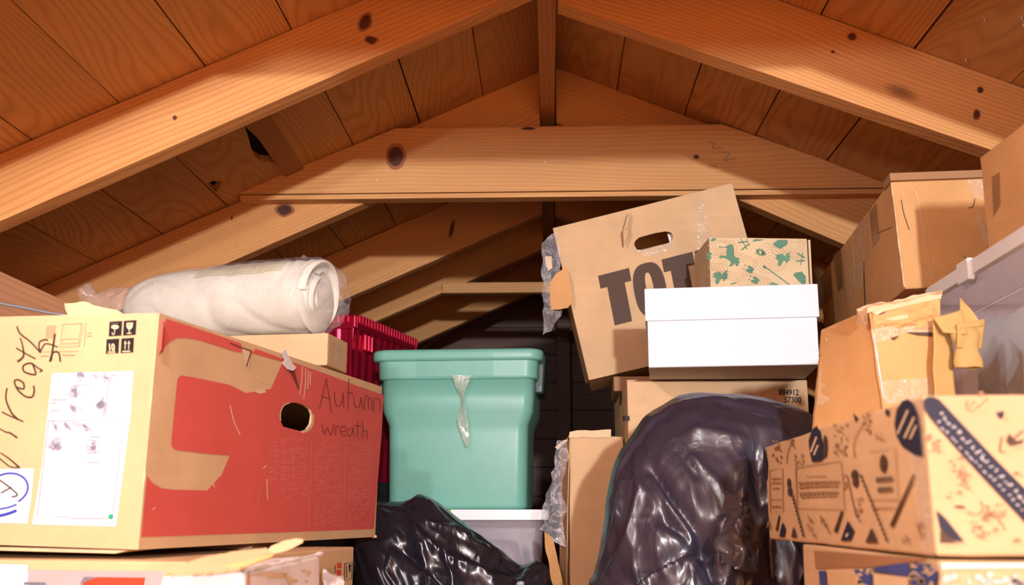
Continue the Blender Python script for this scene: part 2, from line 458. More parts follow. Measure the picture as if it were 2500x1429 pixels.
for i in range(len(cr)-1): roof_board(cr[i], cr[i+1], 1)
o = mkobj('roofing_felt', join(hexa([Vector((x, y, zL(x)+.022+k)) for k in (0, .01) for y in (Y0, Y1) for x in (-XE-.1, 0)]),
                               hexa([Vector((x, y, zR(x)+.022+k)) for k in (0, .01) for y in (Y0, Y1) for x in (0, XE+.1)])), M['felt'], ceil)
# a darker patching board nailed under the left slope beside the hole, between two rafters
def roofstrip(pxs, th):
    P = [roofpt(*p) for p in pxs]; n = Vector((SL, 0, -1)).normalized()
    return hexa([P[0]+n*th, P[1]+n*th, P[3]+n*th, P[2]+n*th, P[0], P[1], P[3], P[2]])
pb = mkobj('patch_board', roofstrip([(602, 296), (652, 276), (752, 426), (706, 444)], .007), M['ridge'], ceil, bevel=.001)
for (x, y, dx, dy) in [(2402, 42, 10, 14), (2494, 42, 6, 10), (2357, 143, 6, 9), (2498, 60, 4, 8)]:
    r = ray(x, y); p = r*(1.0/(r.z+SR*r.x))
    mkobj('nail_tip', tube([p, p+Vector((.001, -.002, -.008))], [.0014, .0003], 6), M['nail'], ceil)
floor = struct('floor')
for i in range(11):
    xa = -XE+i*(2*XE/11)
    mkobj('floor_board', bx(xa+.001, xa+2*XE/11-.001, Y0, Y1, FLOOR-.02, FLOOR), M['board'], floor)
wb = struct('wall_back')
zz = FLOOR; k = 0
while zz < 1.0:
    h = .118; z1 = min(zz+h, 1.02)
    def half(z):
        return min(XE, max(.03, (1.0-z)/SR))
    wv = half(z1-.002) if z1 > .35 else XE
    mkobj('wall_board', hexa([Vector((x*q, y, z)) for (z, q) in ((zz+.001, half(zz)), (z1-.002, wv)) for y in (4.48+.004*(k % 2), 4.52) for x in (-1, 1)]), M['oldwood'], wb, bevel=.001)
    zz = z1; k += 1
mkobj('light_stop', ([Vector(p) for p in [(-XE-.1, 4.53, FLOOR-.1), (XE+.1, 4.53, FLOOR-.1), (XE+.1, 4.53, .40), (0, 4.53, 1.03), (-XE-.1, 4.53, .38)]], [(0, 1, 2, 3, 4)]), M['felt'], wb, solid=.01)  # added behind the boards to stop light leaking through the seams
for nm, s_ in (('wall_left', -1), ('wall_right', 1)):
    wl = struct(nm)
    mkobj('light_stop', bx(s_*(XE+.03)-.01, s_*(XE+.03)+.01, Y0, Y1+.05, FLOOR-.05, .40), M['felt'], wl)  # unseen light stop added behind the side boards too
    for j in range(6):
        z0 = FLOOR+j*.118
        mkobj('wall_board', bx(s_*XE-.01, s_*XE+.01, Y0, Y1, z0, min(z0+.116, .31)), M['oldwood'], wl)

# ---------------------------------------------------------------- trusses
def rafter(side, Ya, c, s, th=.038, label='', x1=1.5, knots=(), Yf=None):
    mat = M['rafter_l'] if side < 0 else M['rafter_r']
    n = 26; V = []
    a = .018
    for i in range(n+1):
        x = a+(x1-a)*i/n; top = zr(side*x)-.0005
        wob = noise.noise(Vector((x*3, Ya*5, side)))*.0012
        for y in (Ya, Ya+th):
            for z in (c-s*x+wob, top): V.append(Vector((side*x, y, max(z, FLOOR) if z < top-.02 else top-.02 if z != top else top)))
    Fc = []
    for i in range(n):
        b = i*4
        for q in ((0, 1, 5, 4), (2, 6, 7, 3), (0, 4, 6, 2), (1, 3, 7, 5)): Fc.append(tuple(b+t for t in q))
    Fc += [(0, 2, 3, 1), (n*4, n*4+1, n*4+3, n*4+2)]
    loc = Vector((side*.75, Ya+th/2, c-s*.75))
    if not knots: return tag(mkobj('rafter', (V, Fc), mat, None, loc, bevel=.0015), label, 'rafter', 'roof rafters')
    t = thing('rafter', label, 'rafter', loc, 'roof rafters')
    mkobj('beam', (V, Fc), mat, t, bevel=.0015)
    pl = (Vector((0, Ya, 0)), Vector((0, -1, 0)))
    for (x, y, rx, ry, a) in knots: add_knot(pl, x, y, rx, ry, a, t)
    return t
def add_knot(pl, x, y, rx, ry, a, t):
    def blob(kx, ky, off):
        d = Decal(pl, off); ca, sa = math.cos(math.radians(a)), math.sin(math.radians(a)); pts = []
        for i in range(22):
            tt = i*2*math.pi/22; w_ = 1+.22*noise.noise(Vector((math.cos(tt)*1.5+x, math.sin(tt)*1.5, y*.1)))
            pts.append((x+kx*w_*math.cos(tt)*ca-ky*w_*math.sin(tt)*sa, y+kx*w_*math.cos(tt)*sa+ky*w_*math.sin(tt)*ca))
        return d.poly(pts)
    blob(rx, ry, .0005).build('knot', M['knot2'], t); blob(rx*.72, ry*.72, .0009).build('knot', M['knot'], t)
rafter(-1, 1.65, .876, .454, .042, 'long sunlit left rafter crossing the top left corner, nearest to the viewer',
       knots=[(892, 55, 17, 26, 30), (906, 98, 17, 11, 10), (427, 288, 6, 6, 0)])
rafter(1, 1.65, .846, .388, .042, 'long right rafter running down to the top right corner, nearest to the viewer',
       knots=[(2080, 90, 13, 10, 0), (2033, 127, 5, 4, 0), (2393, 220, 9, 9, 0), (2384, 280, 10, 15, 10)])
rafter(-1, 2.26, .857, .446, .038, 'second left rafter, behind the left end of the wide collar tie',
       knots=[(695, 513, 23, 17, 0), (566, 533, 3, 5, 0)])
rafter(1, 2.26, .868, .465, .038, 'second right rafter, behind the right end of the wide collar tie')
rafter(-1, 2.90, .838, .437, .038, 'third left rafter, dim, seen under the wide collar tie', knots=[(1103, 560, 6, 24, 12)])  # a narrow dark streak, drawn with the knot blobs
rafter(1, 2.90, .838, .437, .038, 'third right rafter, dark, seen left of the leaning carton')
rafter(-1, 3.29, .832, .432, .038, 'fourth left rafter far back with a sunlit lower edge')
rafter(1, 3.29, .832, .432, .038, 'fourth right rafter far back behind the leaning carton')
for Ya in (3.9, ):
    rafter(-1, Ya, .84, .44, .038, 'rearmost left rafter in the dark by the end wall')
    rafter(1, Ya, .84, .44, .038, 'rearmost right rafter in the dark by the end wall')
for Ya, wd in ((1.04, 'overhead'), (.43, 'just above the viewer')):
    rafter(-1, Ya, .87, .45, .038, f'left rafter {wd}, above the picture'); rafter(1, Ya, .86, .42, .038, f'right rafter {wd}, above the picture')
def collar(Ya, zb, zt, label, strip=True, xl=None, xr=None, th=.036):
    # ends are sawn to the slope of the roof
    def top(x): return min(zt, zr(x)-.004)
    xl = xl or -(.986-zb)/SL; xr = xr or (.996-zb)/SR
    t = thing('collar_tie', label, 'beam', Vector((0, Ya+th/2, zb)), 'collar ties')
    zs = zb+.011 if strip else zb
    xtl, xtr = -(.986-zt)/SL, (.996-zt)/SR
    pts = [(xl+.0, zs), (xr, zs), (min(xtr, xr), top(min(xtr, xr))), (max(xtl, xl), top(max(xtl, xl)))]
    V = [Vector((x, y, z)) for y in (Ya, Ya+th) for x, z in pts]
    mkobj('beam', (V, [(0, 1, 2, 3), (7, 6, 5, 4), (0, 4, 5, 1), (1, 5, 6, 2), (2, 6, 7, 3), (3, 7, 4, 0)]), M['tie'], t, bevel=.0015)
    if strip: mkobj('edge_strip', bx(xl+.02, xr-.03, Ya+.001, Ya+th, zb-.002, zs-.0022), M['tie'], t, bevel=.001)
    return t
t = collar(2.222, .676, .836, 'wide pale collar tie across the middle of the picture')
pl = (Vector((0, 2.222, 0)), Vector((0, -1, 0)))
add_knot(pl, 966, 383, 24, 30, 0, t); add_knot(pl, 1700, 383, 8, 6, 0, t); add_knot(pl, 1290, 314, 18, 4, 0, t)
for x, y in ((1331, 396), (920, 441), (1089, 365), (1778, 385)):
    p = at(x, y, 2.2215); mkobj('nail_head', tube([p+Vector((0, .001, 0)), p+Vector((0, -.0015, 0))], .0022, 8), M['nail'], t)
for pts in ([(1726, 345), (1745, 352), (1738, 362), (1765, 361)], [(1752, 372), (1780, 375), (1768, 392), (1800, 385)], [(1730, 405), (1750, 407)]):
    Decal(pl, .0006).line(pts, 3).build('pencil_mark', M['lightbrown'], t)
collar(3.25, .676, .709, 'narrow far collar tie catching the light behind the teal bin', False, -.335, .6)
collar(1.004, .676, .836, 'collar tie overhead, above the picture')
tag(mkobj('ridge_board', bx(-.017, .015, Y0, Y1, .868, .985), M['ridge'], None, Vector((0, 1.5, .86)), bevel=.001),
    'ridge board running away from the viewer along the peak', 'beam')
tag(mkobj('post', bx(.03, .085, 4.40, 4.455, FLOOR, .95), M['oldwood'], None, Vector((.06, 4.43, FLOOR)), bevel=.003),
    'dark upright post against the end wall, right of the teal bin', 'post')
P = [at(1010, 850, 4.2), at(1128, 768, 4.2)]
tag(mkobj('brace', hexa([P[0]+Vector((-.1, 0, -.09)), P[1]+Vector((0, 0, -.03)), P[0]+Vector((-.1, .04, -.09)), P[1]+Vector((0, .04, -.03)),
                        P[0]+Vector((-.1, 0, -.05)), P[1], P[0]+Vector((-.1, .04, -.05)), P[1]+Vector((0, .04, 0))]), M['oldwood'], None, P[0], bevel=.002),
    'dim slanting brace above the teal bin lid', 'beam')
a, b = at(-160, 590, 1.78), at(235, 770, 1.78)
tag(mkobj('plank', hexa([a+Vector((0, 0, -.085)), b+Vector((0, 0, -.085)), a+Vector((0, .02, -.085)), b+Vector((0, .02, -.085)), a, b, a+Vector((0, .02, 0)), b+Vector((0, .02, 0))]),
          M['plank'], None, a, bevel=.001), 'loose wooden plank slanting down behind the wreath carton at the left edge', 'plank')
pts = [at(x, y, 1.62) for x, y in ((-60, 728), (0, 741), (60, 752), (120, 764), (170, 772), (220, 790))]
tag(mkobj('cable', tube([Vector(p) for p in spline([tuple(p) for p in pts])], .0024, 8), M['steel'], None, pts[1], smooth=True),
    'thin grey cable passing in front of the loose plank at the left', 'cable')

# ---------------------------------------------------------------- cartons: generic pieces
def carton(name, label, cat, B, mat, amp=.001, n=14, bevel=.0022, seed=1):
    t = thing(name, label, cat, B.p(.5, .5, 0))
    mkobj('body', B.mesh(n, amp, seed), mat, t, bevel=bevel, smooth=False)
    return t
def edge_wear(t, a, b, w_=.004, mat='torn', seed=0, th=.0012, name='worn_edge'):
    """ragged lighter paper along an edge"""
    n = 40; V, Fc = [], []
    for i in range(n+1):
        q = a.lerp(b, i/n); r = w_*(.35+.65*abs(noise.noise(q*60+Vector((seed, 0, 0)))))
        V += tube([q, q+(b-a)*.001], r, 6, False)[0][:6]
    for i in range(n):
        for j in range(6): Fc.append((i*6+j, i*6+(j+1) % 6, (i+1)*6+(j+1) % 6, (i+1)*6+j))
    o = mkobj(name, (V, Fc), M[mat], t); o['kind'] = 'stuff'; return o

# ---------------------------------------------------------------- wreath carton (left)
B = Box((-.8309, 1.2281, -.0285), -11.35, -.1, 1.27, (.4, .7113, .256))
RED = B
t = thing('carton', 'large carton with red printed side, shipping label and the handwritten word Wreath', 'box', B.p(.5, .5, 0))
fr, rt = B.face('front'), B.face('right')
TH_ = .004
def wall_face(B, a, b, c, d, n_in, holes=()):
    pass
# body: four solid walls, bottom and top; the right wall has the real hand hole
def px2(pl): return lambda x, y: on(pl, x, y)
hole = [(683, 1010), (690, 993), (705, 984), (722, 983), (745, 990), (758, 1000), (763, 1014), (760, 1035), (750, 1050), (735, 1054), (708, 1047), (690, 1042), (684, 1028)]
def proj(p):
    d = p.dot(cF); return (1250+FPX*p.dot(cR)/d, 714.5-FPX*p.dot(cU)/d)
outer = [proj(B.p(1, q, 0)) for q in (0, .25, .5, .75, 1)]+[proj(B.p(1, q, 1)) for q in (1, .75, .5, .25, 0)]
right_wall = plate(outer, [hole], px2(rt), rt[1], TH_)
def slab(B, a0, a1, b0, b1, c0, c1): return hexa([B.p(a, b, c) for c in (c0, c1) for b in (b0, b1) for a in (a0, a1)])
tx, ty, tz = TH_/B.d.x, TH_/B.d.y, TH_/B.d.z
mkobj('body', join(slab(B, 0, 1-tx*1.01, 0, ty, 0, 1), slab(B, 0, 1-tx*1.01, 1-ty, 1, 0, 1), slab(B, 0, tx, ty, 1-ty, 0, 1),
                   slab(B, tx, 1-tx*1.01, ty, 1-ty, 0, tz), slab(B, tx, 1-tx*1.01, ty, 1-ty, 1-tz, 1)), M['kraft'], t)
o = mkobj('side_panel', right_wall, M['kraft'], t)
edge_wear(t, B.p(1, 0, 0)+Vector((-.001, .001, 0)), B.p(1, 0, 1)+Vector((-.001, .001, 0)), .0022, 'kraft4', 3)
edge_wear(t, B.p(0, 0, 1)+Vector((0, .002, -.001)), B.p(1, 0, 1)+Vector((-.002, .002, -.001)), .003, 'torn', 5)
edge_wear(t, B.p(1, 0, 1)+Vector((-.002, 0, -.001)), B.p(1, 1, 1)+Vector((-.002, 0, -.001)), .0018, 'torn', 8)
edge_wear(t, B.p(.99, 1, 0), B.p(1, 1, .02)+Vector((.002, 0, -.004)), .004, 'torn', 11)
# hanging bottom flap with its fluted edge
mkobj('bottom_flap', hexa([B.p(0, 0, 0)+Vector((0, .0, -.008)), B.p(.93, 0, 0)+Vector((0, 0, -.005)), B.p(0, .1, 0)+Vector((0, 0, -.004)), B.p(.93, .1, 0)+Vector((0, 0, -.003)),
                            B.p(0, 0, 0)+Vector((0, .003, -.004)), B.p(.97, 0, 0)+Vector((0, .003, -.001)), B.p(0, .1, 0), B.p(.97, .1, 0)]), M['torn'], t, bevel=.0008)
# raised torn top flap
mkobj('top_flap', torn(1.30, [(157, 741), (212, 738), (240, 748), (285, 757), (300, 766), (230, 790), (175, 790), (160, 758)], th=.004), M['torn'], t)
# red print on the right side
m_ = Decal(rt, .0005)
mk_top = [(404, 778), (470, 799), (560, 829), (588, 839), (590, 862), (565, 857), (548, 851), (490, 832), (452, 825), (430, 826), (412, 836), (398, 852), (390, 866)]
m_.poly(mk_top)
m_.poly([(432, 926), (440, 917), (470, 921), (560, 940), (600, 960), (660, 950), (690, 884), (612, 862), (624, 852), (700, 880), (800, 915), (870, 942), (936, 965), (931, 1060), (912, 1292), (700, 1300), (520, 1306), (344, 1312), (352, 1220), (358, 1162), (372, 1180), (392, 1192), (420, 1196), (505, 1198), (540, 1160), (560, 1113), (500, 1108), (428, 1099), (419, 1092), (417, 1080)], [hole])
m_.build('red_print', M['red'], t, 'red printed lettering and panel')
d = Decal(fr, .0005); d.poly([(393, 780), (386, 866), (395, 852), (399, 780)]); d.build('red_print', M['red'], t)
# kraft print-free scratches over the red, faded columns of small print
random.seed(3)
d = Decal(rt, .0008)
d.line([(760, 1075), (752, 1290)], 1.4, False); d.line([(842, 1075), (838, 1288)], 1.2, False); d.line([(716, 1110), (714, 1200)], 1, False); d.line([(905, 1090), (900, 1150)], 1, False); d.line([(632, 1195), (628, 1250)], 1.2, False)
for (x0, x1, ya, yb) in ((685, 750, 1068, 1215), (768, 835, 1085, 1285), (848, 905, 1082, 1280), (655, 680, 1080, 1180)):
    y = ya
    while y < yb:
        sl = .012*(1-(y-1100)/250)
        x = x0
        while x < x1:
            L = random.uniform(4, 15)
            if random.random() < .62: d.line([(x, y+sl*(x-x0)*3), (min(x+L, x1), y+sl*(x-x0)*3)], random.uniform(.8, 1.9), False)
            x += L+2
        y += 5.2
d.build('fine_print', M['redl'], t, kind='stuff')
d = Decal(rt, .0009)
for pts in ([(737, 895), (735, 930), (730, 965)], [(745, 900), (745, 930), (740, 975)], [(752, 905), (750, 950)], [(757, 908), (756, 940)], [(635, 930), (655, 938)], [(640, 1145), (650, 1137)], [(560, 990), (570, 1030), (585, 1062)], [(508, 1145), (522, 1190)], [(370, 1245), (378, 1240)], [(650, 1170), (652, 1220)]): d.line(pts, 2.2)
d.poly([(590, 850), (612, 862), (606, 900), (597, 885)]); d.poly([(618, 955), (640, 948), (650, 958), (632, 962)])
d.build('scratches', M['kraft4'], t, kind='stuff')
d = Decal(rt, .0011); d.line([(704, 895), (715, 915), (728, 952)], (16, 3)); d.line([(560, 838), (590, 850), (612, 857)], 3); d.line([(612, 857), (600, 895)], 3)
d.build('tear', M['pencil'], t)
mkobj('torn_scrap', torn((rt[0]+rt[1]*.006, rt[1]), [(686, 862), (697, 853), (704, 868), (712, 884), (724, 898), (716, 906), (703, 902), (690, 885), (698, 880)], th=.0015), M['offwhite'], t)
hr = Decal(rt, .0006); hr.line([(763, 1012), (761, 1036), (750, 1051), (735, 1055)], 6); hr.line([(684, 1028), (684, 1008), (692, 991), (706, 984)], 2.4)
hr.build('hand_hole_edge', M['torn'], t)
# handwriting on the red side
d = Decal(rt, .0012)
for s_ in ([(778, 1000), (787, 960), (795, 925)], [(795, 925), (800, 960), (808, 1010)], [(783, 968), (806, 975)], [(815, 958), (817, 985), (826, 992), (834, 978), (836, 960)], [(836, 960), (838, 996)],
           [(850, 925), (848, 1000)], [(843, 957), (862, 962)], [(862, 968), (865, 992), (875, 994), (880, 970)], [(880, 970), (884, 1000)], [(888, 1003), (889, 972), (897, 968), (898, 1000)], [(898, 975), (906, 975), (906, 1003)],
           [(912, 1006), (912, 975), (925, 978), (926, 1006)],
           [(784, 1035), (790, 1060), (798, 1045), (806, 1063), (814, 1035)], [(818, 1064), (819, 1042), (828, 1042)], [(830, 1055), (842, 1052), (840, 1040), (830, 1047), (833, 1062), (843, 1064)],
           [(856, 1046), (846, 1052), (850, 1066), (858, 1058), (860, 1044), (862, 1066)], [(872, 1028), (871, 1068)], [(864, 1040), (880, 1040)], [(884, 1030), (884, 1072)], [(884, 1054), (893, 1052), (895, 1072)]):
    d.line(s_, 1.8)
d.build('handwriting', M['pencil'], t, 'handwritten words Autumn wreath')
# front face: handwriting, symbols, drawing, label
d = Decal(fr, .0006)
for s_, w_ in (([(42, 797), (50, 815), (75, 835), (100, 862)], 4), ([(100, 862), (96, 848), (98, 835), (110, 830), (118, 832)], 4), ([(50, 825), (56, 845), (58, 870), (43, 884)], (3, 6)), ([(40, 850), (60, 862), (88, 877)], 3.6),
               ([(80, 888), (68, 888), (57, 895), (60, 908), (80, 915), (88, 912), (80, 888)], 4.5), ([(80, 888), (92, 898), (104, 905), (97, 908)], 3.6),
               ([(42, 946), (58, 950), (58, 936), (45, 928), (36, 932), (44, 952), (62, 968), (78, 970), (84, 958), (83, 942)], 4.5),
               ([(18, 948), (15, 968), (18, 985), (30, 1010), (45, 1025)], (4, 5)), ([(5, 1006), (25, 1016), (58, 1030)], 3.6),
               ([(-2, 1046), (14, 1055), (26, 1058), (43, 1070)], (3, 5)), ([(2, 1106), (25, 1122), (48, 1142)], (3, 5)), ([(0, 1120), (26, 1140), (50, 1142)], 3.4),
               ([(135, 815), (130, 850), (125, 882)], 5), ([(98, 862), (112, 840), (142, 848)], 3.4), ([(122, 884), (130, 862), (144, 862), (148, 884)], 4.5)):
    d.line(s_, w_)
d.build('handwriting', M['marker'], t, 'thick handwritten word Wreath with a number')
sq = Decal(fr, .0005)
def quad(d, x0, y0, x1, y1, sh=-.12):  # the print leans with the face
    d.poly([(x0, y0), (x1, y0-2), (x1+sh*(y1-y0)*.5, y1-2), (x0+sh*(y1-y0)*.5, y1)])
for x, y in ((268, 786), (303, 784), (261, 829), (297, 827)): quad(sq, x, y, x+31, y+36)
sq.build('handling_symbols', M['black'], t, 'four black handling symbols')
d = Decal(fr, .0009)
d.ell(282, 799, 9.5, 5.5, 0); d.line([(282, 800), (280, 816), (276, 817), (275, 812)], 1.8)                      # umbrella
for k in range(3): d.line([(275+6*k, 789), (274+6*k, 791)], 1, False)
d.poly([(310, 789), (326, 788), (325, 799), (320, 805), (314, 805), (310, 799)]); d.line([(317, 804), (316, 813)], 2, False); d.line([(311, 815), (322, 814)], 2.4, False)   # glass
d.text('10', 265, 857, 17, -.5, -1.5, -24, .04)
d.build('symbol_marks', M['kraft4'], t)
d = Decal(fr, .0009)
d.line([(264, 860), (283, 859)], 1.6, False); d.line([(264, 863), (283, 862)], 1.6, False)
for x in (307, 316): d.line([(x-1, 854), (x, 838)], 2, False); d.poly([(x-3.5, 840), (x, 832), (x+3.5, 840)])
d.line([(300, 859), (319, 858)], 3, False)
d.build('symbol_marks', M['kraft4'], t)
d = Decal(fr, .0012); d.line([(313, 792), (317, 795), (320, 792), (324, 794)], 1); d.build('symbol_marks', M['black'], t)
d = Decal(fr, .0005)
for r_ in ([(154, 793), (204, 790), (203, 800), (195, 846), (147, 849), (154, 793)], [(199, 791), (192, 846)], [(153, 829), (191, 828), (190, 839), (151, 841), (153, 829)], [(116, 797), (136, 795), (133, 826), (112, 828), (116, 797)],
           [(108, 834), (104, 860), (192, 858)], [(211, 789), (206, 846)]): d.line(r_, 1.2, False)
for k in range(7): d.line([(116-k*.4, 801+k*4), (135-k*.4, 799+k*4)], 1.2, False)
d.line([(214, 815), (224, 814)], 2, False); d.line([(213, 822), (226, 821)], 2, False); d.line([(153, 868), (184, 868)], 2.4, False); d.line([(99, 870), (120, 870)], 2.4, False)
d.build('assembly_drawing', M['lightbrown'], t, 'thin line drawing of the carton contents')
d = Decal(fr, .0005); d.poly([(128, 912), (326, 906), (320, 1010), (284, 1286), (79, 1281), (104, 1130)]); lab = d.build('shipping_label', M['paper'], t, 'large white shipping label')
d = Decal(fr, .0009)
for pts in ([(120, 1028), (302, 1027), (276, 1265)], [(120, 1028), (92, 1263), (170, 1262)], [(265, 935), (258, 1025)], [(222, 915), (222, 940), (190, 942)], [(215, 1075), (244, 1076), (243, 1105), (213, 1108)], [(172, 1267), (270, 1266)]): d.line(pts, 1.3, False)
for k in range(7): d.line([(125+k*3.6, 998), (124+k*3.6, 1008)], (1.6 if k % 2 else .8), False)
for (x, y, L) in ((126, 977, 40), (127, 985, 12), (215, 1130, 30), (220, 1068, 26), (270, 917, 14)): d.line([(x, y), (x+L, y-.3)], 1.6, False)
d.build('label_print', M['grey'], lab)
random.seed(5)
d = Decal(fr, .0007)
for (cx, cy, rx, ry) in ((190, 920, 28, 12), (250, 925, 34, 10), (185, 955, 22, 26), (250, 985, 18, 40), (150, 1040, 34, 16), (200, 1040, 30, 12), (135, 1085, 22, 32), (225, 1090, 22, 18), (190, 1000, 40, 12)):
    for k in range(5): d.ell(cx+random.uniform(-.5, .5)*rx, cy+random.uniform(-.5, .5)*ry, rx*random.uniform(.2, .5), ry*random.uniform(.2, .5), random.uniform(0, 90), 10)
d.build('blurred_print', M['palegrey'], lab, kind='stuff')
d = Decal(fr, .0011); d.ell(272, 1262, 6, 6.5); d.build('sticker_dot', M['greendot'], lab)
d = Decal(fr, .0005); d.poly([(-8, 1146), (84, 1144), (78, 1212), (68, 1279), (-10, 1277)]); d.build('white_sticker', M['paper'], t, 'white sticker ringed in blue marker')
d = Decal(fr, .0009); d.ring(20, 1195, 50, 38, 4.5, -15, a0=200, a1=430); d.line([(-8, 1262), (20, 1255), (42, 1247)], 7); d.line([(-6, 1244), (20, 1240), (42, 1232)], 4)
d.build('blue_marker_ring', M['bluepen'], t)
d = Decal(fr, .0012); d.line([(0, 1172), (22, 1188), (44, 1208), (30, 1214)], 3.4); d.line([(4, 1204), (30, 1190)], 3); d.build('handwriting', M['marker'], t)

# ---------------------------------------------------------------- flat carton and batting roll on the wreath carton
B = Box((-.680, 1.69, .2275), -7.5, 0, 0, (.334, .10, .053))
t = carton('carton', 'low plain kraft carton carrying the rolled batting, on top of the wreath carton', 'box', B, M['kraft2'], .0008, 10)
rf = B.face('right'); ff = B.face('front')
d = Decal(rf, .0006); d.poly([(812, 838), (830, 842), (835, 900), (815, 885)]); d.build('tape', M['tapewhite'], t)
t = thing('fabric_roll', 'rolled cream batting in a clear plastic bag, lying on two cartons at left', 'roll', at(600, 800, 1.72))
axA, axB = at(335, 757, 1.80), at(772, 725, 1.70)
ax = (axB-axA).normalized(); e1 = ax.cross(Vector((0, 0, 1))).normalized(); e2 = e1.cross(ax)*1.0
if e2.z < 0: e2 = -e2
LEN = (axB-axA).length
def roll_r(u): return .0630*(1-.40*math.exp(-u*9))*(1-.06*max(0, u-.93)/.07)
def rollfn(i, j):
    u = j; ang = i*2*math.pi
    r = roll_r(u)*(1+.035*noise.noise(Vector((math.cos(ang)*1.3, math.sin(ang)*1.3, u*4)))+.022*noise.noise(Vector((math.cos(ang)*3, math.sin(ang)*3+u*5, u*9)))-.05*max(0, 1-abs(noise.noise(Vector((ang*.6+u*2.2, u*3.5, 4))))*7))
    return axA+ax*(u*LEN)+(e1*math.cos(ang)+e2*math.sin(ang)*.98)*r
vf = grid(rollfn, 64, 60, True)
k0 = len(vf[0])
# rounded closed left end
V, Fc = vf; V = list(V)
V.append(axA-ax*.02); Fc = list(Fc)+[(k0, (i+1) % 64, i) for i in range(64)]
mkobj('outer_layer', (V, Fc), M['cloth'], t, smooth=True)
# spiral layers at the right end
for k, (r0, r1, tk) in enumerate(((.057, .046, .010), (.041, .031, .010), (.026, .016, .009))):
    def sp(u, v, r0=r0, r1=r1, tk=tk, k=k):
        ang = u*2*math.pi*1.02+k*.8; rr = r0+(r1-r0)*u*.7; a2 = v*2*math.pi
        squash = 1+.10*math.sin(ang*2+k*1.7)
        c = axB+ax*(.004+.010*math.sin(ang+k)-.004*k+math.cos(a2)*tk*.9)
        return c+(e1*math.cos(ang)*squash+e2*math.sin(ang))*(rr+math.sin(a2)*tk*.5)
    mkobj('rolled_layer', grid(sp, 60, 10), M['cloth'], t, smooth=True)
mkobj('rolled_layer', grid(lambda u, v: axB+ax*(.012*math.cos(v*math.pi/2))+(e1*math.cos(u*6.283)+e2*math.sin(u*6.283))*(.062*math.sin(v*math.pi/2)), 30, 6, True), M['cloth'], t, smooth=True)
def bagfn(i, j):
    ang = i*2*math.pi; u = -.33+j*1.48
    if u < 0: r = .050*math.exp(u*5.4)*(1+0*u)+.007
    elif u <= 1: r = roll_r(u)+.0045
    else: r = .0655*max(.12, 1-((u-1)/.16)**2*.85)
    if u < 0: r = max(.012, (roll_r(0)+.006)*(1+u*2.9)) if u > -.24 else .012+.016*abs(math.sin((u+.24)*34))
    q = axA+ax*(u*LEN)+(e1*math.cos(ang)+e2*math.sin(ang))*r
    if u < 0: q += Vector((0, 0, -.085*u))
    am = .0018 if 0 <= u <= .95 else .0075
    return q+crumple(q, 38, am, 2)+crumple(q, 95, am*.4, 5)
mkobj('plastic_bag', grid(bagfn, 72, 130, True), M['bagfilm'], t, smooth=True)['label'] = 'clear plastic bag twisted shut at the left end'
def labfn(u, v, a0, a1, u0, u1):
    ang = math.radians(a0+(a1-a0)*v); uu = u0+(u1-u0)*u
    q = rollfn(ang/(2*math.pi), uu); c = axA+ax*(uu*LEN); return c+(q-c)*1.04
sgn = 1 if e1.y < 0 else -1
def la(a): return a if e1.y < 0 else 180-a
mkobj('label', grid(lambda u, v: labfn(u, v, la(34), la(92), .42, .90), 14, 8), M['lab'], t)
mkobj('label', grid(lambda u, v: labfn(u, v, la(52), la(90), .46, .84), 14, 8), M['lab2'], t)

# ---------------------------------------------------------------- lower left cartons
B = Box((-1.02, 1.09, FLOOR), -9.5, 0, 0, (.70, .50, .3505))
xr_ = at(865, 1335, 1.6)
B.O = xr_-B.R @ Vector((.70, .50, 0)); B.O.z = FLOOR; B.d.z = xr_.z-FLOOR
LOW = B
t = carton('carton', 'wide off-white carton with a red patch, underneath the wreath carton', 'box', B, M['kraft2'], .0007, 12)
ff, rf = B.face('front'), B.face('right')
def fp(B, a, c): return B.p(a, 0, c)
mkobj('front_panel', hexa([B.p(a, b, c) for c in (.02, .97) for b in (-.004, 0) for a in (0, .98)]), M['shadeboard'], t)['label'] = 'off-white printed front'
pf = (ff[0]+ff[1]*.0021, ff[1])
d = Decal(pf, .0005); d.poly([(206, 1409), (355, 1411), (350, 1440), (200, 1440)]); d.build('red_print', M['redo'], t)
d = Decal(pf, .0006); d.poly([(-10, 1377), (70, 1380), (68, 1440), (-10, 1440)]); d.build('label', M['paper'], t)
d = Decal(pf, .0009); d.line([(60, 1425), (113, 1426)], 7, False); d.poly([(206, 1409), (240, 1410), (215, 1418), (195, 1428)]); d.build('printed_bar', M['grey'], t)
d = Decal(rf, .0005); d.rect(822, 1375, 833, 1388); d.rect(821, 1392, 832, 1408); d.build('red_print', M['redo'], t)
d = Decal(rf, .0005)
for pts in ([(841, 1377), (859, 1373), (858, 1414), (840, 1418), (841, 1377)], [(846, 1382), (845, 1412)], [(853, 1378), (852, 1396)], [(818, 1380), (817, 1400)]): d.line(pts, 1.8, False)
d.poly([(850, 1380), (856, 1379), (854, 1400)]); d.build('handling_symbols', M['black'], t)
tag(mkobj('cardboard_sheet', bx(-.75, -.40, 1.45, 1.75, B.p(0, 0, 1).z+.0005, -.0395), M['kraftd'], None, Vector((-.6, 1.6, -.05)), bevel=.001),
    'flattened dark cardboard sheet under the wreath carton', 'cardboard')
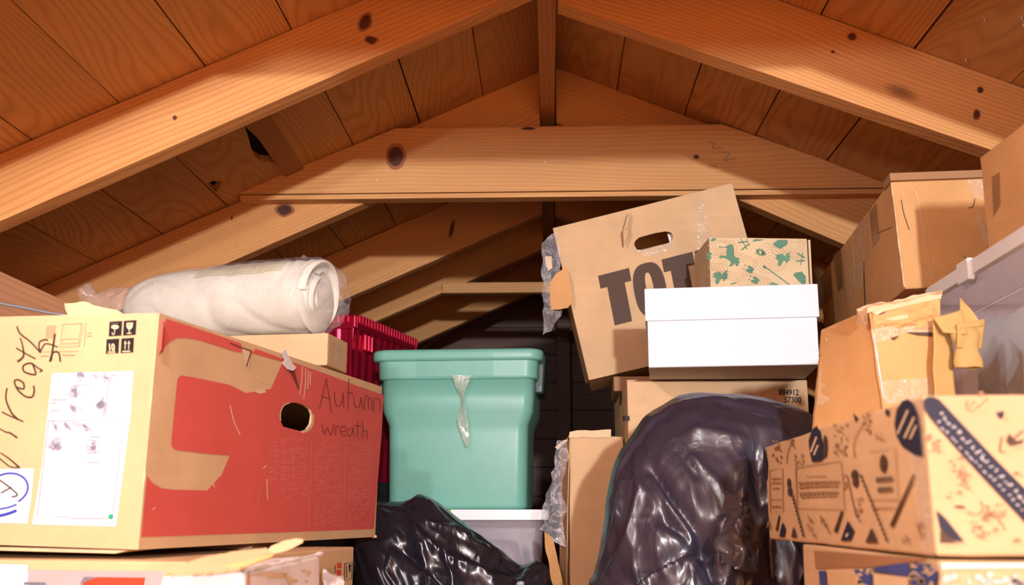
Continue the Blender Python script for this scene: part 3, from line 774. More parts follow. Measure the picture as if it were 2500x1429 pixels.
# torn white carton
L_, N_, F_ = at(396, 1402, .92), at(600, 1394, .90), at(786, 1352, 1.10); K_ = at(520, 1352, 1.08)
K_ = L_+(F_-N_); K_.z = L_.z+.004
t = thing('carton', 'torn white carton with a broken lid at the bottom edge, below the wreath carton', 'box', Vector((-.29, 1.0, FLOOR)))
cs = [Vector((p.x, p.y, FLOOR)) for p in (L_, N_, K_, F_)]+[L_, N_, K_, F_]
Bw = Box(L_, 0, 0, 0, (1, 1, 1)); Bw.p = lambda a, b, c: (cs[0].lerp(cs[1], a).lerp(cs[2].lerp(cs[3], a), b)).lerp(cs[4].lerp(cs[5], a).lerp(cs[6].lerp(cs[7], a), b), c)
mkobj('body', Bw.mesh(14, .0015, 4), M['offwhite'], t, bevel=.003)
rfw = plane(cs[1], cs[3], N_); ffw = plane(cs[0], cs[1], L_)
d = Decal(ffw, .001); d.poly([(402, 1408), (450, 1398), (520, 1400), (592, 1398), (588, 1440), (394, 1440)]); d.build('white_print', M['whitebd'], t)
mkobj('lid_flap', torn((N_+Vector((0, 0, .004)), Vector((.03, -.35, 1)).normalized()), [(398, 1400), (430, 1383), (500, 1360), (590, 1344), (650, 1338), (662, 1350), (640, 1358), (610, 1374), (585, 1386), (540, 1392), (470, 1396)], th=.003), M['kraft'], t)
mkobj('torn_edge', torn((N_+Vector((0, -.002, .006)), Vector((0, -1, .25)).normalized()), [(470, 1384), (530, 1386), (560, 1378), (600, 1370), (640, 1358), (668, 1352), (664, 1360), (625, 1374), (600, 1384), (540, 1392), (490, 1390)], th=.003), M['kraft3'], t)
mkobj('raised_scrap', torn(1.02, [(652, 1346), (662, 1334), (690, 1322), (722, 1315), (741, 1318), (738, 1326), (716, 1338), (690, 1348), (668, 1352)], th=.003), M['kraft2'], t)
mkobj('raised_scrap', torn(1.03, [(566, 1374), (610, 1364), (668, 1345), (676, 1352), (640, 1364), (606, 1376)], th=.003, seed=5), M['kraft4'], t)
d = Decal(rfw, .001)
for pts in ([(605, 1404), (640, 1396), (700, 1400), (690, 1412), (650, 1412), (640, 1404), (612, 1406)], [(690, 1402), (725, 1420), (700, 1425)], [(740, 1392), (760, 1396), (750, 1410)]): d.poly(pts)
d.build('peeled_paper', M['kraft4'], t)
d = Decal(rfw, .0013)
for pts in ([(603, 1400), (601, 1440)], [(700, 1425), (728, 1440)]): d.line(pts, 5, False)
for x, y in ((690, 1402), (737, 1395), (720, 1418), (745, 1420)): d.ell(x, y, 3, 2.5)
d.build('tear', M['kraft3'], t)
mkobj('loose_film', patch([(792, 1386), (836, 1412), (846, 1440), (788, 1440)], 1.08, 10, 10, .004, 60), M['film'], t)
edge_wear(t, N_+Vector((0, 0, .0)), F_, .003, 'offwhite', 6)

# ---------------------------------------------------------------- red ribbed bin and dark bin under it
t = thing('storage_bin', 'shiny red ribbed plastic bin behind the teal bin', 'bin', Vector((-.56, 2.75, .09)))
O, yaw = Vector((-.7593, 2.5733, .0771)), math.radians(-14.15)
ux, uy = Vector((math.cos(yaw), math.sin(yaw), 0)), Vector((-math.sin(yaw), math.cos(yaw), 0))
def rb(a, b, c): return O+ux*a+uy*b+Vector((0, 0, c))
W_, D_, H_ = .30, .40, .39
def ribwall(u, v):
    per = 2*(W_+D_); s = u*per; taper = .012*(1-v)
    rib = .0045*(max(0, math.cos(s*2*math.pi/.042))**.6 if True else 0)-.004
    if s < W_: a, b, n = s, 0, (0, -1)
    elif s < W_+D_: a, b, n = W_, s-W_, (1, 0)
    elif s < 2*W_+D_: a, b, n = 2*W_+D_-s, D_, (0, 1)
    else: a, b, n = 0, per-s, (-1, 0)
    q = rb(a+n[0]*(rib-taper), b+n[1]*(rib-taper), v*H_*.93); return q
mkobj('body', grid(ribwall, 420, 4, True), M['redpl'], t, smooth=True)
def ringbox(a0, a1, b0, b1, c0, c1, wdt=.012):
    ms = []
    for A in ((a0, a1, b0, b0+wdt), (a0, a1, b1-wdt, b1), (a0, a0+wdt, b0+wdt, b1-wdt), (a1-wdt, a1, b0+wdt, b1-wdt)):
        ms.append(hexa([rb(a, b, c) for c in (c0, c1) for b in (A[2], A[3]) for a in (A[0], A[1])]))
    return join(*ms)
rim_ = mkobj('rim', ringbox(-.006, W_+.006, -.006, D_+.006, H_*.92, H_), M['redpl'], t, bevel=.003)
ms = []
for k in range(22):
    b = .01+k*.018; ms.append(hexa([rb(a, bb, c) for c in (H_*.955, H_*1.008) for bb in (b, b+.007) for a in (W_+.004, W_+.011)]))
    a = .01+k*.013; ms.append(hexa([rb(aa, b_, c) for c in (H_*.955, H_*1.008) for b_ in (-.011, -.004) for aa in (a, a+.006)]))
mkobj('rim_teeth', join(*ms), M['redpl'], rim_, bevel=.001)['kind'] = 'stuff'
ms = [hexa([rb(a, b, c) for c in (H_*.80, H_*.90) for b in (.05+q*.02, .058+q*.02) for a in (W_+.001, W_+.010)]) for q in range(3)]
mkobj('latch', join(*ms), M['redpl'], t, bevel=.002)
mkobj('bottom', hexa([rb(a, b, c) for c in (0, .006) for b in (.02, D_-.02) for a in (.02, W_-.02)]), M['redpl'], t)
B = Box((-.795, 2.58, FLOOR), -14.15, 0, 0, (.33, .42, .476))
t = carton('storage_bin', 'dark charcoal bin under the red ribbed bin', 'bin', B, M['greyd'], .0005, 6, .006)
mkobj('lid', hexa([B.p(a, b, c) for c in (.93, 1.002) for b in (-.02, 1.02) for a in (-.02, 1.02)]), M['greyd'], t, bevel=.004)

# ---------------------------------------------------------------- teal bin, on a clear tote with a white lid
CX, CY, byaw = -.197, 2.437, math.radians(-3)
def rr_ring(hx, hy, r, z, n=10, cx=CX, cy=CY, yw=byaw, ribs=None):
    pts = []
    for (sx, sy, a0) in ((1, 1, 0), (-1, 1, 90), (-1, -1, 180), (1, -1, 270)):
        for k in range(n+1):
            a = math.radians(a0+90*k/n); pts.append(Vector((sx*(hx-r)+r*math.cos(a), sy*(hy-r)+r*math.sin(a), 0)))
    M_ = Matrix.Rotation(yw, 3, 'Z')
    return [M_ @ p+Vector((cx, cy, z)) for p in pts]
def loft(rings, cap0=True, cap1=True):
    n = len(rings[0]); V = [p for r in rings for p in r]
    Fc = [(i*n+j, i*n+(j+1) % n, (i+1)*n+(j+1) % n, (i+1)*n+j) for i in range(len(rings)-1) for j in range(n)]
    if cap0: Fc.append(tuple(range(n))[::-1])
    if cap1: Fc.append(tuple(range((len(rings)-1)*n, len(rings)*n)))
    return V, Fc
t = thing('storage_bin', 'teal plastic storage bin with lid, standing on the clear tote', 'bin', Vector((CX, CY, .0095)))
def depth(hx): return hx*.74
prof = [(.0095, .148), (.018, .151), (.17, .1535), (.19, .1545), (.218, .1655), (.24, .1675), (.289, .1685)]
mkobj('body', loft([rr_ring(h, depth(h), .026, z) for z, h in prof]), M['teal'], t, smooth=True)
band = mkobj('upper_band', loft([rr_ring(h, depth(h), .028, z) for z, h in ((.288, .1690), (.2895, .1745), (.294, .1762), (.332, .1775))]), M['teal'], t, smooth=False, bevel=.001)
ld = thing if False else None
lid = mkobj('lid', loft([rr_ring(h, depth(h), .03, z) for z, h in ((.328, .181), (.329, .1865), (.334, .1885), (.346, .1890), (.351, .187), (.3535, .181), (.352, .170), (.350, .168))]), M['teal'], t, smooth=True)
ms = []
R3 = Matrix.Rotation(byaw, 3, 'Z')
for k in range(31):
    x = -.088+k*.0055; yy = -depth(.1770)-.0006
    c = [R3 @ Vector((a, b, 0))+Vector((CX, CY, z)) for z in (.2935, .328) for b in (yy-.0016, yy+.003) for a in (x, x+.0032)]
    ms.append(hexa(c))
o = mkobj('ribs', join(*ms), M['teal'], band, bevel=.0006); o['kind'] = 'stuff'
ms = []
for k in range(31):
    x = -.088+k*.0055; yy = -depth(.1890)
    c = [R3 @ Vector((a, b, 0))+Vector((CX, CY, z)) for z in (.333, .347) for b in (yy-.0012, yy+.003) for a in (x, x+.003)]
    ms.append(hexa(c))
o = mkobj('lid_ribs', join(*ms), M['teal'], lid, bevel=.0006); o['kind'] = 'stuff'
for s_ in (1, -1):    # side handles, coloured dark as if in shade
    c = [R3 @ Vector((s_*a, b, 0))+Vector((CX, CY, z)) for z, a1 in ((.262, .186), (.350, .192)) for b in (-.055, .055) for a in (.164, a1)]
    mkobj('handle', hexa(c), M['tealshade'], t, bevel=.005)
# hanging twist of film on the teal bin
sp = [(1127, 917), (1124, 945), (1127, 968), (1130, 990), (1128, 1020), (1133, 1050), (1140, 1090)]
wd_ = [24, 14, 5, 5, 19, 20, 6]
def strip(u, v):
    k = v*(len(sp)-1); i = min(int(k), len(sp)-2); f_ = k-i
    x = sp[i][0]*(1-f_)+sp[i+1][0]*f_; y = sp[i][1]*(1-f_)+sp[i+1][1]*f_; w_ = wd_[i]*(1-f_)+wd_[i+1]*f_
    tw = v*math.pi*1.2
    q = at(x+(u-.5)*2*w_*(.8+.2*math.cos(tw)), y+(u-.5)*6*math.sin(v*9), 2.288-.012*math.sin(tw)*(u-.5)-.004); return q+crumple(q, 60, .0015)
tag(mkobj('plastic_strip', grid(strip, 8, 40), M['strip'], None, at(1127, 917, 2.29), smooth=True), 'twisted strip of clear film hanging from the teal bin lid', 'plastic strip')
t = thing('storage_tote', 'clear plastic tote with a white lid and lime latch, under the teal bin', 'bin', Vector((-.2, 2.35, FLOOR)))
mkobj('lid', loft([rr_ring(h, .150, .02, z, cx=-.20, cy=2.375, yw=0) for z, h in ((-.0125, .19), (-.012, .196), (.004, .198), (.0085, .194))]), M['whitepl'], t, smooth=False, bevel=.001)
mkobj('body', loft([rr_ring(h, h*.75, .02, z, cx=-.20, cy=2.375, yw=0) for z, h in ((FLOOR, .155), (FLOOR+.005, .16), (-.03, .184), (-.013, .186))], True, False), M['tub'], t, smooth=False)
mkobj('latch', bx(-.245, -.205, 2.2170, 2.226, -.014, .0085), M['lime'], t, bevel=.002)['label'] = 'lime green latch'
def blobm(c, r, seed, n=18):
    c = Vector(c)
    def fn(u, v):
        a, b = u*2*math.pi, (v-.5)*math.pi
        pw = lambda x: math.copysign(abs(x)**.5, x); dd = Vector((pw(math.cos(a))*pw(math.cos(b))*r[0], pw(math.sin(a))*pw(math.cos(b))*r[1], pw(math.sin(b))*r[2])); q = c+dd
        return c+dd*(.93+.14*noise.noise(q*14+Vector((seed, 0, 0)))+.06*noise.noise(q*45))
    return grid(fn, n*2, n, True)
tag(mkobj('wrapped_bundle', blobm((-.27, 2.37, -.17), (.07, .09, .13), 1), M['pinkcloth'], None, Vector((-.27, 2.37, -.25)), smooth=True), 'mauve fabric bundle inside the clear tote with the white lid', 'fabric')
tag(mkobj('wrapped_bundle', blobm((-.12, 2.36, -.17), (.06, .09, .12), 4), M['pinkcloth'], None, Vector((-.12, 2.36, -.25)), smooth=True), 'mauve fabric bundle inside the tote, at its right end', 'fabric')

# ---------------------------------------------------------------- narrow upright carton and loose film beside it
B = Box((.0293, 2.0, FLOOR), 0, -.3, .6, (.102, .28, .543))
t = carton('carton', 'narrow upright kraft carton standing right of the teal bin', 'box', B, M['kraft'], .0012, 14)
ff = B.face('front')
d = Decal(ff, .0006); d.line([(1391, 1068), (1386, 1250), (1383, 1440)], 2.4, False); d.build('crease', M['kraft3'], t)
mkobj('top_flap', torn(2.0, [(1388, 1069), (1391, 1055), (1410, 1051), (1440, 1052), (1492, 1049), (1492, 1068), (1440, 1068), (1400, 1069)], th=.004), M['kraft4'], t)
mkobj('flap', hexa([at(x, y, Y) for (x, y, Y) in ((1366, 1440, 2.03), (1382, 1440, 1.999), (1366, 1440, 2.06), (1382, 1440, 2.03), (1366, 1092, 2.03), (1387, 1066, 1.999), (1366, 1092, 2.06), (1387, 1066, 2.03))]), M['kraftd'], t, bevel=.001)
mkobj('torn_scrap', torn(1.99, [(1355, 1092), (1378, 1074), (1386, 1076), (1372, 1088), (1362, 1098)], th=.003), M['kraft4'], t)
mkobj('loose_film', patch([(1362, 1080), (1386, 1066), (1376, 1330), (1318, 1300)], [1.985, 1.985, 1.99, 1.97], 16, 60, .010, 42, 3), M['film'], t, smooth=True)
mkobj('kraft_paper', patch([(1328, 1300), (1352, 1310), (1378, 1440), (1352, 1440)], [1.98, 1.99, 1.99, 1.97], 10, 20, .006, 25, 7), M['kraft3'], t, smooth=True)['label'] = 'loose crumpled kraft paper'

# ---------------------------------------------------------------- centre-right stack
B = Box((.1375, 1.91, FLOOR), -.3, 0, 0, (.3215, .42, .6345))
NUM = B
t = carton('carton', 'tall tan carton printed 884912, under the white shoebox', 'box', B, M['kraft2'], .0008, 14)
ff, lf = B.face('front'), B.face('left')
d = Decal(ff, .0006)
d.text('884912', 1901, 965, 16.4, .2, 0, -20, .018); d.text('57300', 1914, 983, 17, .2, 0, -20, .018)
d.build('printed_number', M['black'], t, 'printed number 884912')
d = Decal(ff, .0006); d.poly([(1525, 1016), (1537, 1016), (1537, 1028), (1525, 1028)]); d.build('printed_bar', M['black'], t)
d = Decal(lf, .0006); d.poly([(1498, 985), (1516, 945), (1514, 1000), (1500, 1040)]); d.build('tape', M['tapewhite'], t)
d = Decal(lf, .0009); d.poly([(1514, 965), (1518, 955), (1517, 985), (1513, 992)]); d.poly([(1522, 1015), (1525, 1016), (1525, 1028), (1521, 1027)]); d.build('printed_bar', M['brownink'], t)
edge_wear(t, B.p(0, 0, 1)+Vector((0, 0, -.001)), B.p(.06, 0, 1), .003, 'torn', 4)
# flat brown carton wedged under the leaning one
B = Box((.125, 2.10, .2362), -2, 0, 0, (.30, .20, .030))
carton('carton', 'flat reddish-brown carton wedged under the tilted TOTE carton', 'box', B, M['kraftd'], .0006, 6)
# leaning carton with TOTE
B = Box((.0795, 2.15, .2650), -3.2, 0, -12.6, (.3822, .20, .3275))
B.warp = {(1, 0, 1): (.0, 0, .004), (1, 1, 1): (0, 0, .004)}
t = thing('carton', 'tilted kraft carton marked TOTE with an oval hand hole, behind the white shoebox', 'box', B.p(.5, .5, 0))
ff = B.face('front')
hole = [(1548, 598), (1551, 588), (1560, 580), (1600, 569), (1625, 565), (1638, 568), (1643, 577), (1641, 587), (1632, 594), (1600, 602), (1570, 611), (1555, 610)]
outer = [proj(B.p(q, 0, 0)) for q in (0, .3, .6, 1)]+[proj(B.p(q, 0, 1)) for q in (1, .6, .3, 0)]
mkobj('front_panel', plate(outer, [hole], px2(ff), ff[1], TH_), M['kraft'], t)
tx, ty, tz = TH_/B.d.x, TH_/B.d.y, TH_/B.d.z
mkobj('body', join(slab(B, 0, tx, ty*1.02, 1, 0, 1), slab(B, 1-tx, 1, ty*1.02, 1, 0, 1), slab(B, tx, 1-tx, 1-ty, 1, 0, 1), slab(B, tx, 1-tx, ty*1.02, 1-ty, 0, tz)), M['kraft2'], t)
mkobj('inner_sheet', hexa([B.p(a, b, c) for c in (.58, .80) for b in (.10, .13) for a in (.60, .80)]), M['offwhite'], t)['label'] = 'white sheet seen through the hand hole'
# lettering: heavy condensed capitals on the tilted face
gx, gy = Vector((.9686, -.2487)), Vector((.190, .9818))       # text axes in the picture plane of the face
def tp(u, v): return (1460+u*gx.x+v*gy.x, 674+u*gx.y+v*gy.y)
d = Decal(ff, .0006)
d.poly([tp(*p) for p in ((0, 0), (78, 0), (78, 32), (61, 32), (61, 128), (17, 128), (17, 32), (0, 32))])
cen = (119, 64)
outer_o = [(cen[0]+40*math.copysign(abs(math.cos(a))**.7, math.cos(a)), cen[1]+66*math.copysign(abs(math.sin(a))**.8, math.sin(a))) for a in [i*2*math.pi/28 for i in range(28)]]
inner_o = [(cen[0]+9*math.copysign(abs(math.cos(a))**.7, math.cos(a)), cen[1]+42*math.copysign(abs(math.sin(a))**.8, math.sin(a))) for a in [i*2*math.pi/28 for i in range(28)]]
k = len(d.V)
for p in outer_o+inner_o: d.V.append(on(ff, *tp(*p), .0006))
for i in range(28): j = (i+1) % 28; d.F.append((k+i, k+j, k+28+j, k+28+i))
d.poly([tp(*p) for p in ((160, 0), (238, 0), (238, 32), (221, 32), (221, 128), (177, 128), (177, 32), (160, 32))])
d.poly([tp(*p) for p in ((243, 0), (303, 0), (303, 32), (285, 32), (285, 48), (299, 48), (299, 76), (285, 76), (285, 98), (303, 98), (303, 128), (243, 128))])
d.build('printed_word', M['brownink'], t, 'dark printed word TOTE')
mkobj('hanging_scrap', tube([at(1536, 522, 2.125), at(1528, 560, 2.122), at(1529, 563, 2.120), at(1524, 600, 2.122)], [.0035, .0055, .0085, .001], 8), M['kraft2'], t)
d = Decal(ff, .0007); d.poly([(1555, 612), (1648, 590), (1652, 600), (1628, 612), (1575, 628)]); d.build('tape', M['tapeclear'], t)
d = Decal(ff, .0005); d.poly([(1705, 492), (1715, 484), (1740, 620), (1700, 640)]); d.build('tape', M['tapeclear'], t)
mkobj('loose_film', patch([(1322, 590), (1362, 568), (1372, 770), (1326, 822)], [2.12, 2.14, 2.14, 2.11], 12, 40, .007, 40, 8), M['film'], t, smooth=True)
mkobj('loose_scrap', torn(2.12, [(1342, 690), (1358, 668), (1382, 652), (1392, 690), (1398, 738), (1386, 752), (1345, 758)], th=.003), M['kraft3'], t)
mkobj('loose_scrap', torn(2.128, [(1331, 626), (1347, 626), (1348, 655), (1338, 662), (1332, 645)], th=.002), M['kraft4'], t)
mkobj('open_flap', hexa([B.p(0, 0, 0)+Vector((-.001, 0, 0)), B.p(0, 0, 0), B.p(0, .3, 0)+Vector((-.009, 0, 0)), B.p(0, .3, 0), B.p(0, 0, .62)+Vector((-.001, 0, 0)), B.p(0, 0, .62), B.p(0, .3, .62)+Vector((-.009, 0, 0)), B.p(0, .3, .62)]), M['kraftd'], t)
# white shoebox with lid
B = Box((.1625, 1.752, .2362), -6.0, 0, 0, (.2748, .30, .1325))
t = thing('shoebox', 'white lidded shoebox on the tan carton, in front of the TOTE carton', 'box', B.p(.5, .5, 0))
mkobj('base', B.mesh(8, .0004, 1, 0, .66), M['whitebd'], t, bevel=.0012)
mkobj('underside', hexa([B.p(a, b, c) for c in (-.002, .0) for b in (.004, .996) for a in (.004, .996)]), M['greyboard'], t)['label'] = 'grey underside'  # coloured greyer than the white base
e = .012
mkobj('lid', hexa([B.p(a, b, c) for c in (.585, 1.0) for b in (-e, 1+e) for a in (-e, 1+e)]), M['whitebd'], t, bevel=.0012)
# patterned box
B = Box((.2925, 1.905, .3697), 3.5, 0, .5, (.1815, .14, .128))
t = thing('gift_box', 'small tan box patterned with green moose and tracks, on the shoebox', 'box', B.p(.5, .5, 0))
mkobj('body', B.mesh(8, .0003, 2), M['kraft4'], t, bevel=.001)
ff = B.face('front')
random.seed(11)
d = Decal(ff, .0004)
def contour(cx, cy, r0, n, e=.7, rot=20):
    for k in range(n):
        r = r0+k*7.5; pts = []
        for i in range(37):
            a = i*2*math.pi/36; q = r*(1+.32*noise.noise(Vector((math.cos(a)*1.2+cx, math.sin(a)*1.2+cy, k*.13))))
            x = cx+q*math.cos(a); y = cy+q*e*math.sin(a); pts.append((x, y))
        seg = []
        for p in pts:
            if 1728 < p[0] < 1966 and 586 < p[1] < 700: seg.append(p)
            else:
                if len(seg) > 2: d.line(seg, .9, False)
                seg = []
        if len(seg) > 2: d.line(seg, .9, False)
contour(1879, 633, 3, 6, .85); contour(1790, 650, 26, 5, .6); contour(1840, 690, 8, 5, .6); contour(1760, 600, 16, 5, .5); contour(1940, 600, 14, 6, .7); contour(1745, 665, 10, 4)
d.build('contour_lines', M['contour'], t, kind='stuff')
g = Decal(ff, .0007)
def q(x, y): return (1700+x/7.8125, 560+y/7.8125)     # from a close look at the print
g.poly([q(*p) for p in ((425, 325), (540, 340), (640, 290), (700, 300), (718, 400), (715, 500), (745, 540), (790, 545), (830, 560), (800, 600), (835, 640), (790, 660), (810, 690), (760, 710), (730, 640), (700, 690), (640, 712), (615, 700), (660, 660), (650, 620), (600, 575), (530, 545), (440, 555), (430, 535), (470, 525), (430, 510), (480, 500), (575, 515), (570, 420), (585, 355), (500, 350), (430, 350))])
for ox, oy in ((0, 0), (-1190, 345)):
    g.poly([q(x+ox, y+oy) for x, y in ((1490, 550), (1540, 540), (1505, 500), (1560, 480), (1640, 470), (1680, 520), (1720, 470), (1800, 430), (1760, 500), (1800, 510), (1770, 560), (1790, 590), (1740, 620), (1720, 660), (1690, 600), (1640, 620), (1610, 700), (1560, 700), (1550, 650), (1570, 600))])
g.poly([q(*p) for p in ((1462, 270), (1560, 200), (1740, 205), (1735, 290), (1600, 380), (1480, 315))])
g.poly([q(*p) for p in ((1845, 875), (1880, 830), (2010, 812), (2085, 900), (2085, 1062), (2030, 1062), (1960, 1000))])
for a, b, wd_ in (((795, 255), (960, 240), 3.2), ((860, 400), (990, 290), 3.2), ((850, 185), (970, 390), 2), ((950, 190), (1020, 320), 2), ((1900, 610), (2070, 600), 3.2), ((1925, 460), (2070, 550), 3.2), ((2030, 440), (1985, 690), 1.8), ((1120, 480), (1190, 365), 2), ((1140, 375), (1175, 480), 2)):
    g.line([q(*a), q(*b)], wd_, False)
g.ring(*q(1225, 440), 6, 6, 3.5); g.poly([q(*p) for p in ((1240, 400), (1310, 430), (1330, 490), (1260, 510), (1240, 480))])
for cx, cy in ((1040, 745), (1140, 950), ):
    g.ell(*q(cx, cy), 9.5, 4, 35); g.ell(*q(cx-30, cy+55), 9.5, 4, 20); g.ell(*q(cx-105, cy-55), 2, 1.6); g.ell(*q(cx-135, cy+15), 2, 1.6)
g.ell(*q(240, 480), 7, 4, -15); g.ell(*q(240, 545), 6, 4, -30)
g.line([q(1275, 690), q(1340, 740), q(1780, 1062)], 2.6, False); g.ell(*q(1300, 725), 5, 3, 40)
g.poly([q(*p) for p in ((1060, 240), (1110, 190), (1280, 195), (1260, 215), (1160, 225))]); g.poly([q(*p) for p in ((265, 215), (310, 170), (380, 170), (360, 215), (300, 235))])
g.poly([q(*p) for p in ((1380, 1005), (1410, 1050), (1430, 1010), (1480, 1020), (1560, 1050), (1580, 1062), (1390, 1062))]); g.line([q(650, 1050), q(765, 1020)], 3, False)
g.build('green_print', M['mgreen'], t, 'sage green moose, tracks and stick print')
o = mkobj('lid_edge', hexa([B.p(a, b, c) for c in (.02, .985) for b in (.01, .99) for a in (1.012, 1.035)]), M['kraft4'], t, bevel=.0005)

# ---------------------------------------------------------------- right side: taped carton and what carries it
SC = .8
def fromY(Bx, s): Bx.O = Bx.O*s; Bx.d = Bx.d*s; return Bx
B = fromY(Box((.6396, 1.9, .3956), -4.35, -.45, -1.86, (.30, .8, .2063)), SC)
B.warp = {(0, 0, 1): (-.002, 0, .003), (1, 0, 1): (0, 0, -.004)}
t = carton('carton', 'worn taped carton at upper right, wedged under the rafters behind the big tote', 'box', B, M['kraft3'], .0007, 20, .0025, 9)
ff, lf = B.face('front'), B.face('left')
edge_wear(t, B.p(0, 0, .02), B.p(0, 0, .96), .0024, 'torn', 12)
mkobj('top_flap', hexa([B.p(a, b, c) for c, o_ in ((.965, 0), (1.035, 0)) for b in (-.012, .06) for a in (-.012, 1)]), M['kraftd'], t, bevel=.0008)
edge_wear(t, B.p(0, 0, 1.035), B.p(1, 0, 1.035), .0020, 'kraft2', 13)
d = Decal(ff, .0004)
d.line([(2203, 470), (2215, 520), (2228, 590), (2250, 650), (2278, 680)], 2.5); d.line([(2218, 447), (2238, 480), (2252, 545), (2272, 655), (2282, 680)], 3); d.line([(2255, 705), (2262, 680), (2268, 665)], 1.6)
d.build('crease', M['kraft2'], t)
d = Decal(ff, .0005)
d.line([(2200, 488), (2206, 520), (2214, 545), (2220, 562)], 1.8); d.line([(2364, 508), (2375, 504), (2380, 485)], 1.8); d.line([(2350, 625), (2362, 632)], 1)
d.build('tear', M['brownink'], t)
d = Decal(ff, .0004); d.poly([(2360, 432), (2413, 424), (2416, 480), (2416, 494), (2398, 490), (2378, 478), (2366, 458)]); d.poly([(2380, 520), (2392, 525), (2420, 590), (2404, 600)]); d.build('tape', M['tapeclear'], t)
d = Decal(lf, .0004)
for pts in ([(2122, 517), (2139, 496), (2147, 582), (2130, 607)], [(2034, 624), (2052, 608), (2058, 700), (2046, 712)], [(2004, 688), (2024, 660), (2030, 720), (2012, 745)]): d.poly(pts)
d.build('brown_tape', M['tapebrown'], t, 'strip of brown tape')
d = Decal(lf, .0006)
for pts in ([(2080, 570), (2115, 525), (2118, 620), (2100, 720), (2085, 700)], [(1998, 690), (2010, 672), (2016, 760), (2000, 775)], [(2060, 610), (2075, 590), (2085, 720), (2070, 740)]): d.poly(pts)
d.build('tape', M['tapewhite'], t)
d = Decal(lf, .0005); d.line([(2142, 570), (2178, 555)], 1.2, False); d.line([(2108, 640), (2112, 750)], 1.6, False); d.build('tear', M['brownink'], t)
B = Box((.57, 1.60, FLOOR), -2, 0, 0, (.32, .50, .712))
carton('carton', 'tall plain brown carton carrying the worn taped carton, mostly hidden', 'box', B, M['kraftd'], .001, 8)

# printed carton (front right)
B = Box((.2595, .75, -.029), -.12, -.11, -.47, (.45, .5675, .1105))
PR = B
t = carton('carton', 'long low kraft carton covered in black and brown food prints, bottom right', 'box', B, M['kraft'], .0009, 18, .002, 5)
lf, ff = B.face('left'), B.face('front')
def c3(x, y): return (1850+x/2.9215, 940+y/2.9215)
mkobj('tape', ([on(lf, x, y, .0009) for x, y in ((2200, 975), (2249, 960), (2285, 1358), (2262, 1358))], [(0, 1, 2, 3)]), M['tapeclear'], t)
k = Decal(lf, .0012)
k.poly([c3(*p) for p in ((1085, 100), (1125, 140), (1150, 210), (1170, 350), (1185, 510), (1130, 500), (1040, 440), (1000, 370), (985, 280), (1000, 180), (1040, 115))])
k.poly([c3(*p) for p in ((430, 290), (450, 330), (470, 430), (480, 520), (455, 545), (395, 550), (378, 480), (370, 400), (395, 320))])
k.poly([c3(*p) for p in ((45, 430), (60, 470), (75, 560), (70, 680), (52, 670), (44, 600))])
k.poly([c3(*p) for p in ((650, 970), (695, 1040), (670, 1110), (600, 1112), (625, 1040))]); k.poly([c3(*p) for p in ((185, 980), (205, 1030), (195, 1085), (160, 1085), (170, 1030))])
k.poly([c3(*p) for p in ((690, 200), (720, 230), (705, 270))]); k.poly([c3(*p) for p in ((205, 350), (220, 370), (208, 405))]); k.ell(*c3(932, 195), 4, 9)
k.build('black_print', M['navy'], t, 'black ovals and triangles')
k = Decal(lf, .0012)
k.ell(*c3(698, 640), 8, 12, 10); k.ell(*c3(705, 690), 7, 14); k.ell(*c3(228, 700), 4, 12); k.ell(*c3(235, 760), 5, 12); k.ell(*c3(488, 440), 5, 28)
for p in ((820, 1020, 865, 1125, 775, 1125), (262, 1010, 285, 1088, 245, 1088)): k.poly([c3(p[0], p[1]), c3(p[2], p[3]), c3(p[4], p[5])])
k.ell(*c3(903, 560), 8, 22, 0)
for y in (672, 690): k.line([c3(850, y-2), c3(972, y-12)], 4, False)
for y in (740, 758): k.line([c3(862, y), c3(970, y-6)], 4, False)
k.line([c3(1125, 640), c3(960, 1010)], (5, 8), False); k.line([c3(610, 900), c3(560, 1050)], (5, 8), False); k.line([c3(160, 930), c3(140, 1040)], (3, 5), False)
for a, b, n_ in (((740, 640), (935, 1125), 14), ((250, 780), (335, 1088), 11)):
    for i in range(n_):
        f0 = i/n_; x0 = a[0]+(b[0]-a[0])*f0; y0 = a[1]+(b[1]-a[1])*f0; x1 = a[0]+(b[0]-a[0])*(f0+.7/n_); y1 = a[1]+(b[1]-a[1])*(f0+.7/n_)
        k.line([c3(x0, y0), c3(x1, y1)], 5, False)
k.build('brown_print', M['brownink'], t, 'brown triangles, bands and text blocks')
k = Decal(lf, .0010)
k.line([c3(*p) for p in ((275, 590), (600, 545), (625, 890), (285, 882), (275, 590))], 2.2, False); k.line([c3(*p) for p in ((805, 480), (985, 450), (1010, 870), (830, 880))], 1.6, False)
k.line([c3(*p) for p in ((88, 610), (180, 595), (185, 905), (95, 908), (88, 610))], 1.6, False)
for (y, w_, xa, xb) in ((655, 2, 350, 500), (700, 5.5, 295, 590), (728, 5.5, 300, 585), (775, 5.5, 300, 580), (800, 4, 310, 575), (825, 1.2, 960, 985), (822, 2, 820, 1010), (885, 2, 820, 1010), (670, 4, 105, 168), (700, 4, 105, 168), (740, 3, 110, 160), (820, 2, 100, 175), (870, 4, 105, 170)):
    x = xa
    while x < xb:
        L = random.uniform(14, 34); k.line([c3(x, y-(x-xa)*.03), c3(min(xb, x+L), y-(min(xb, x+L)-xa)*.03)], w_, False); x += L+5
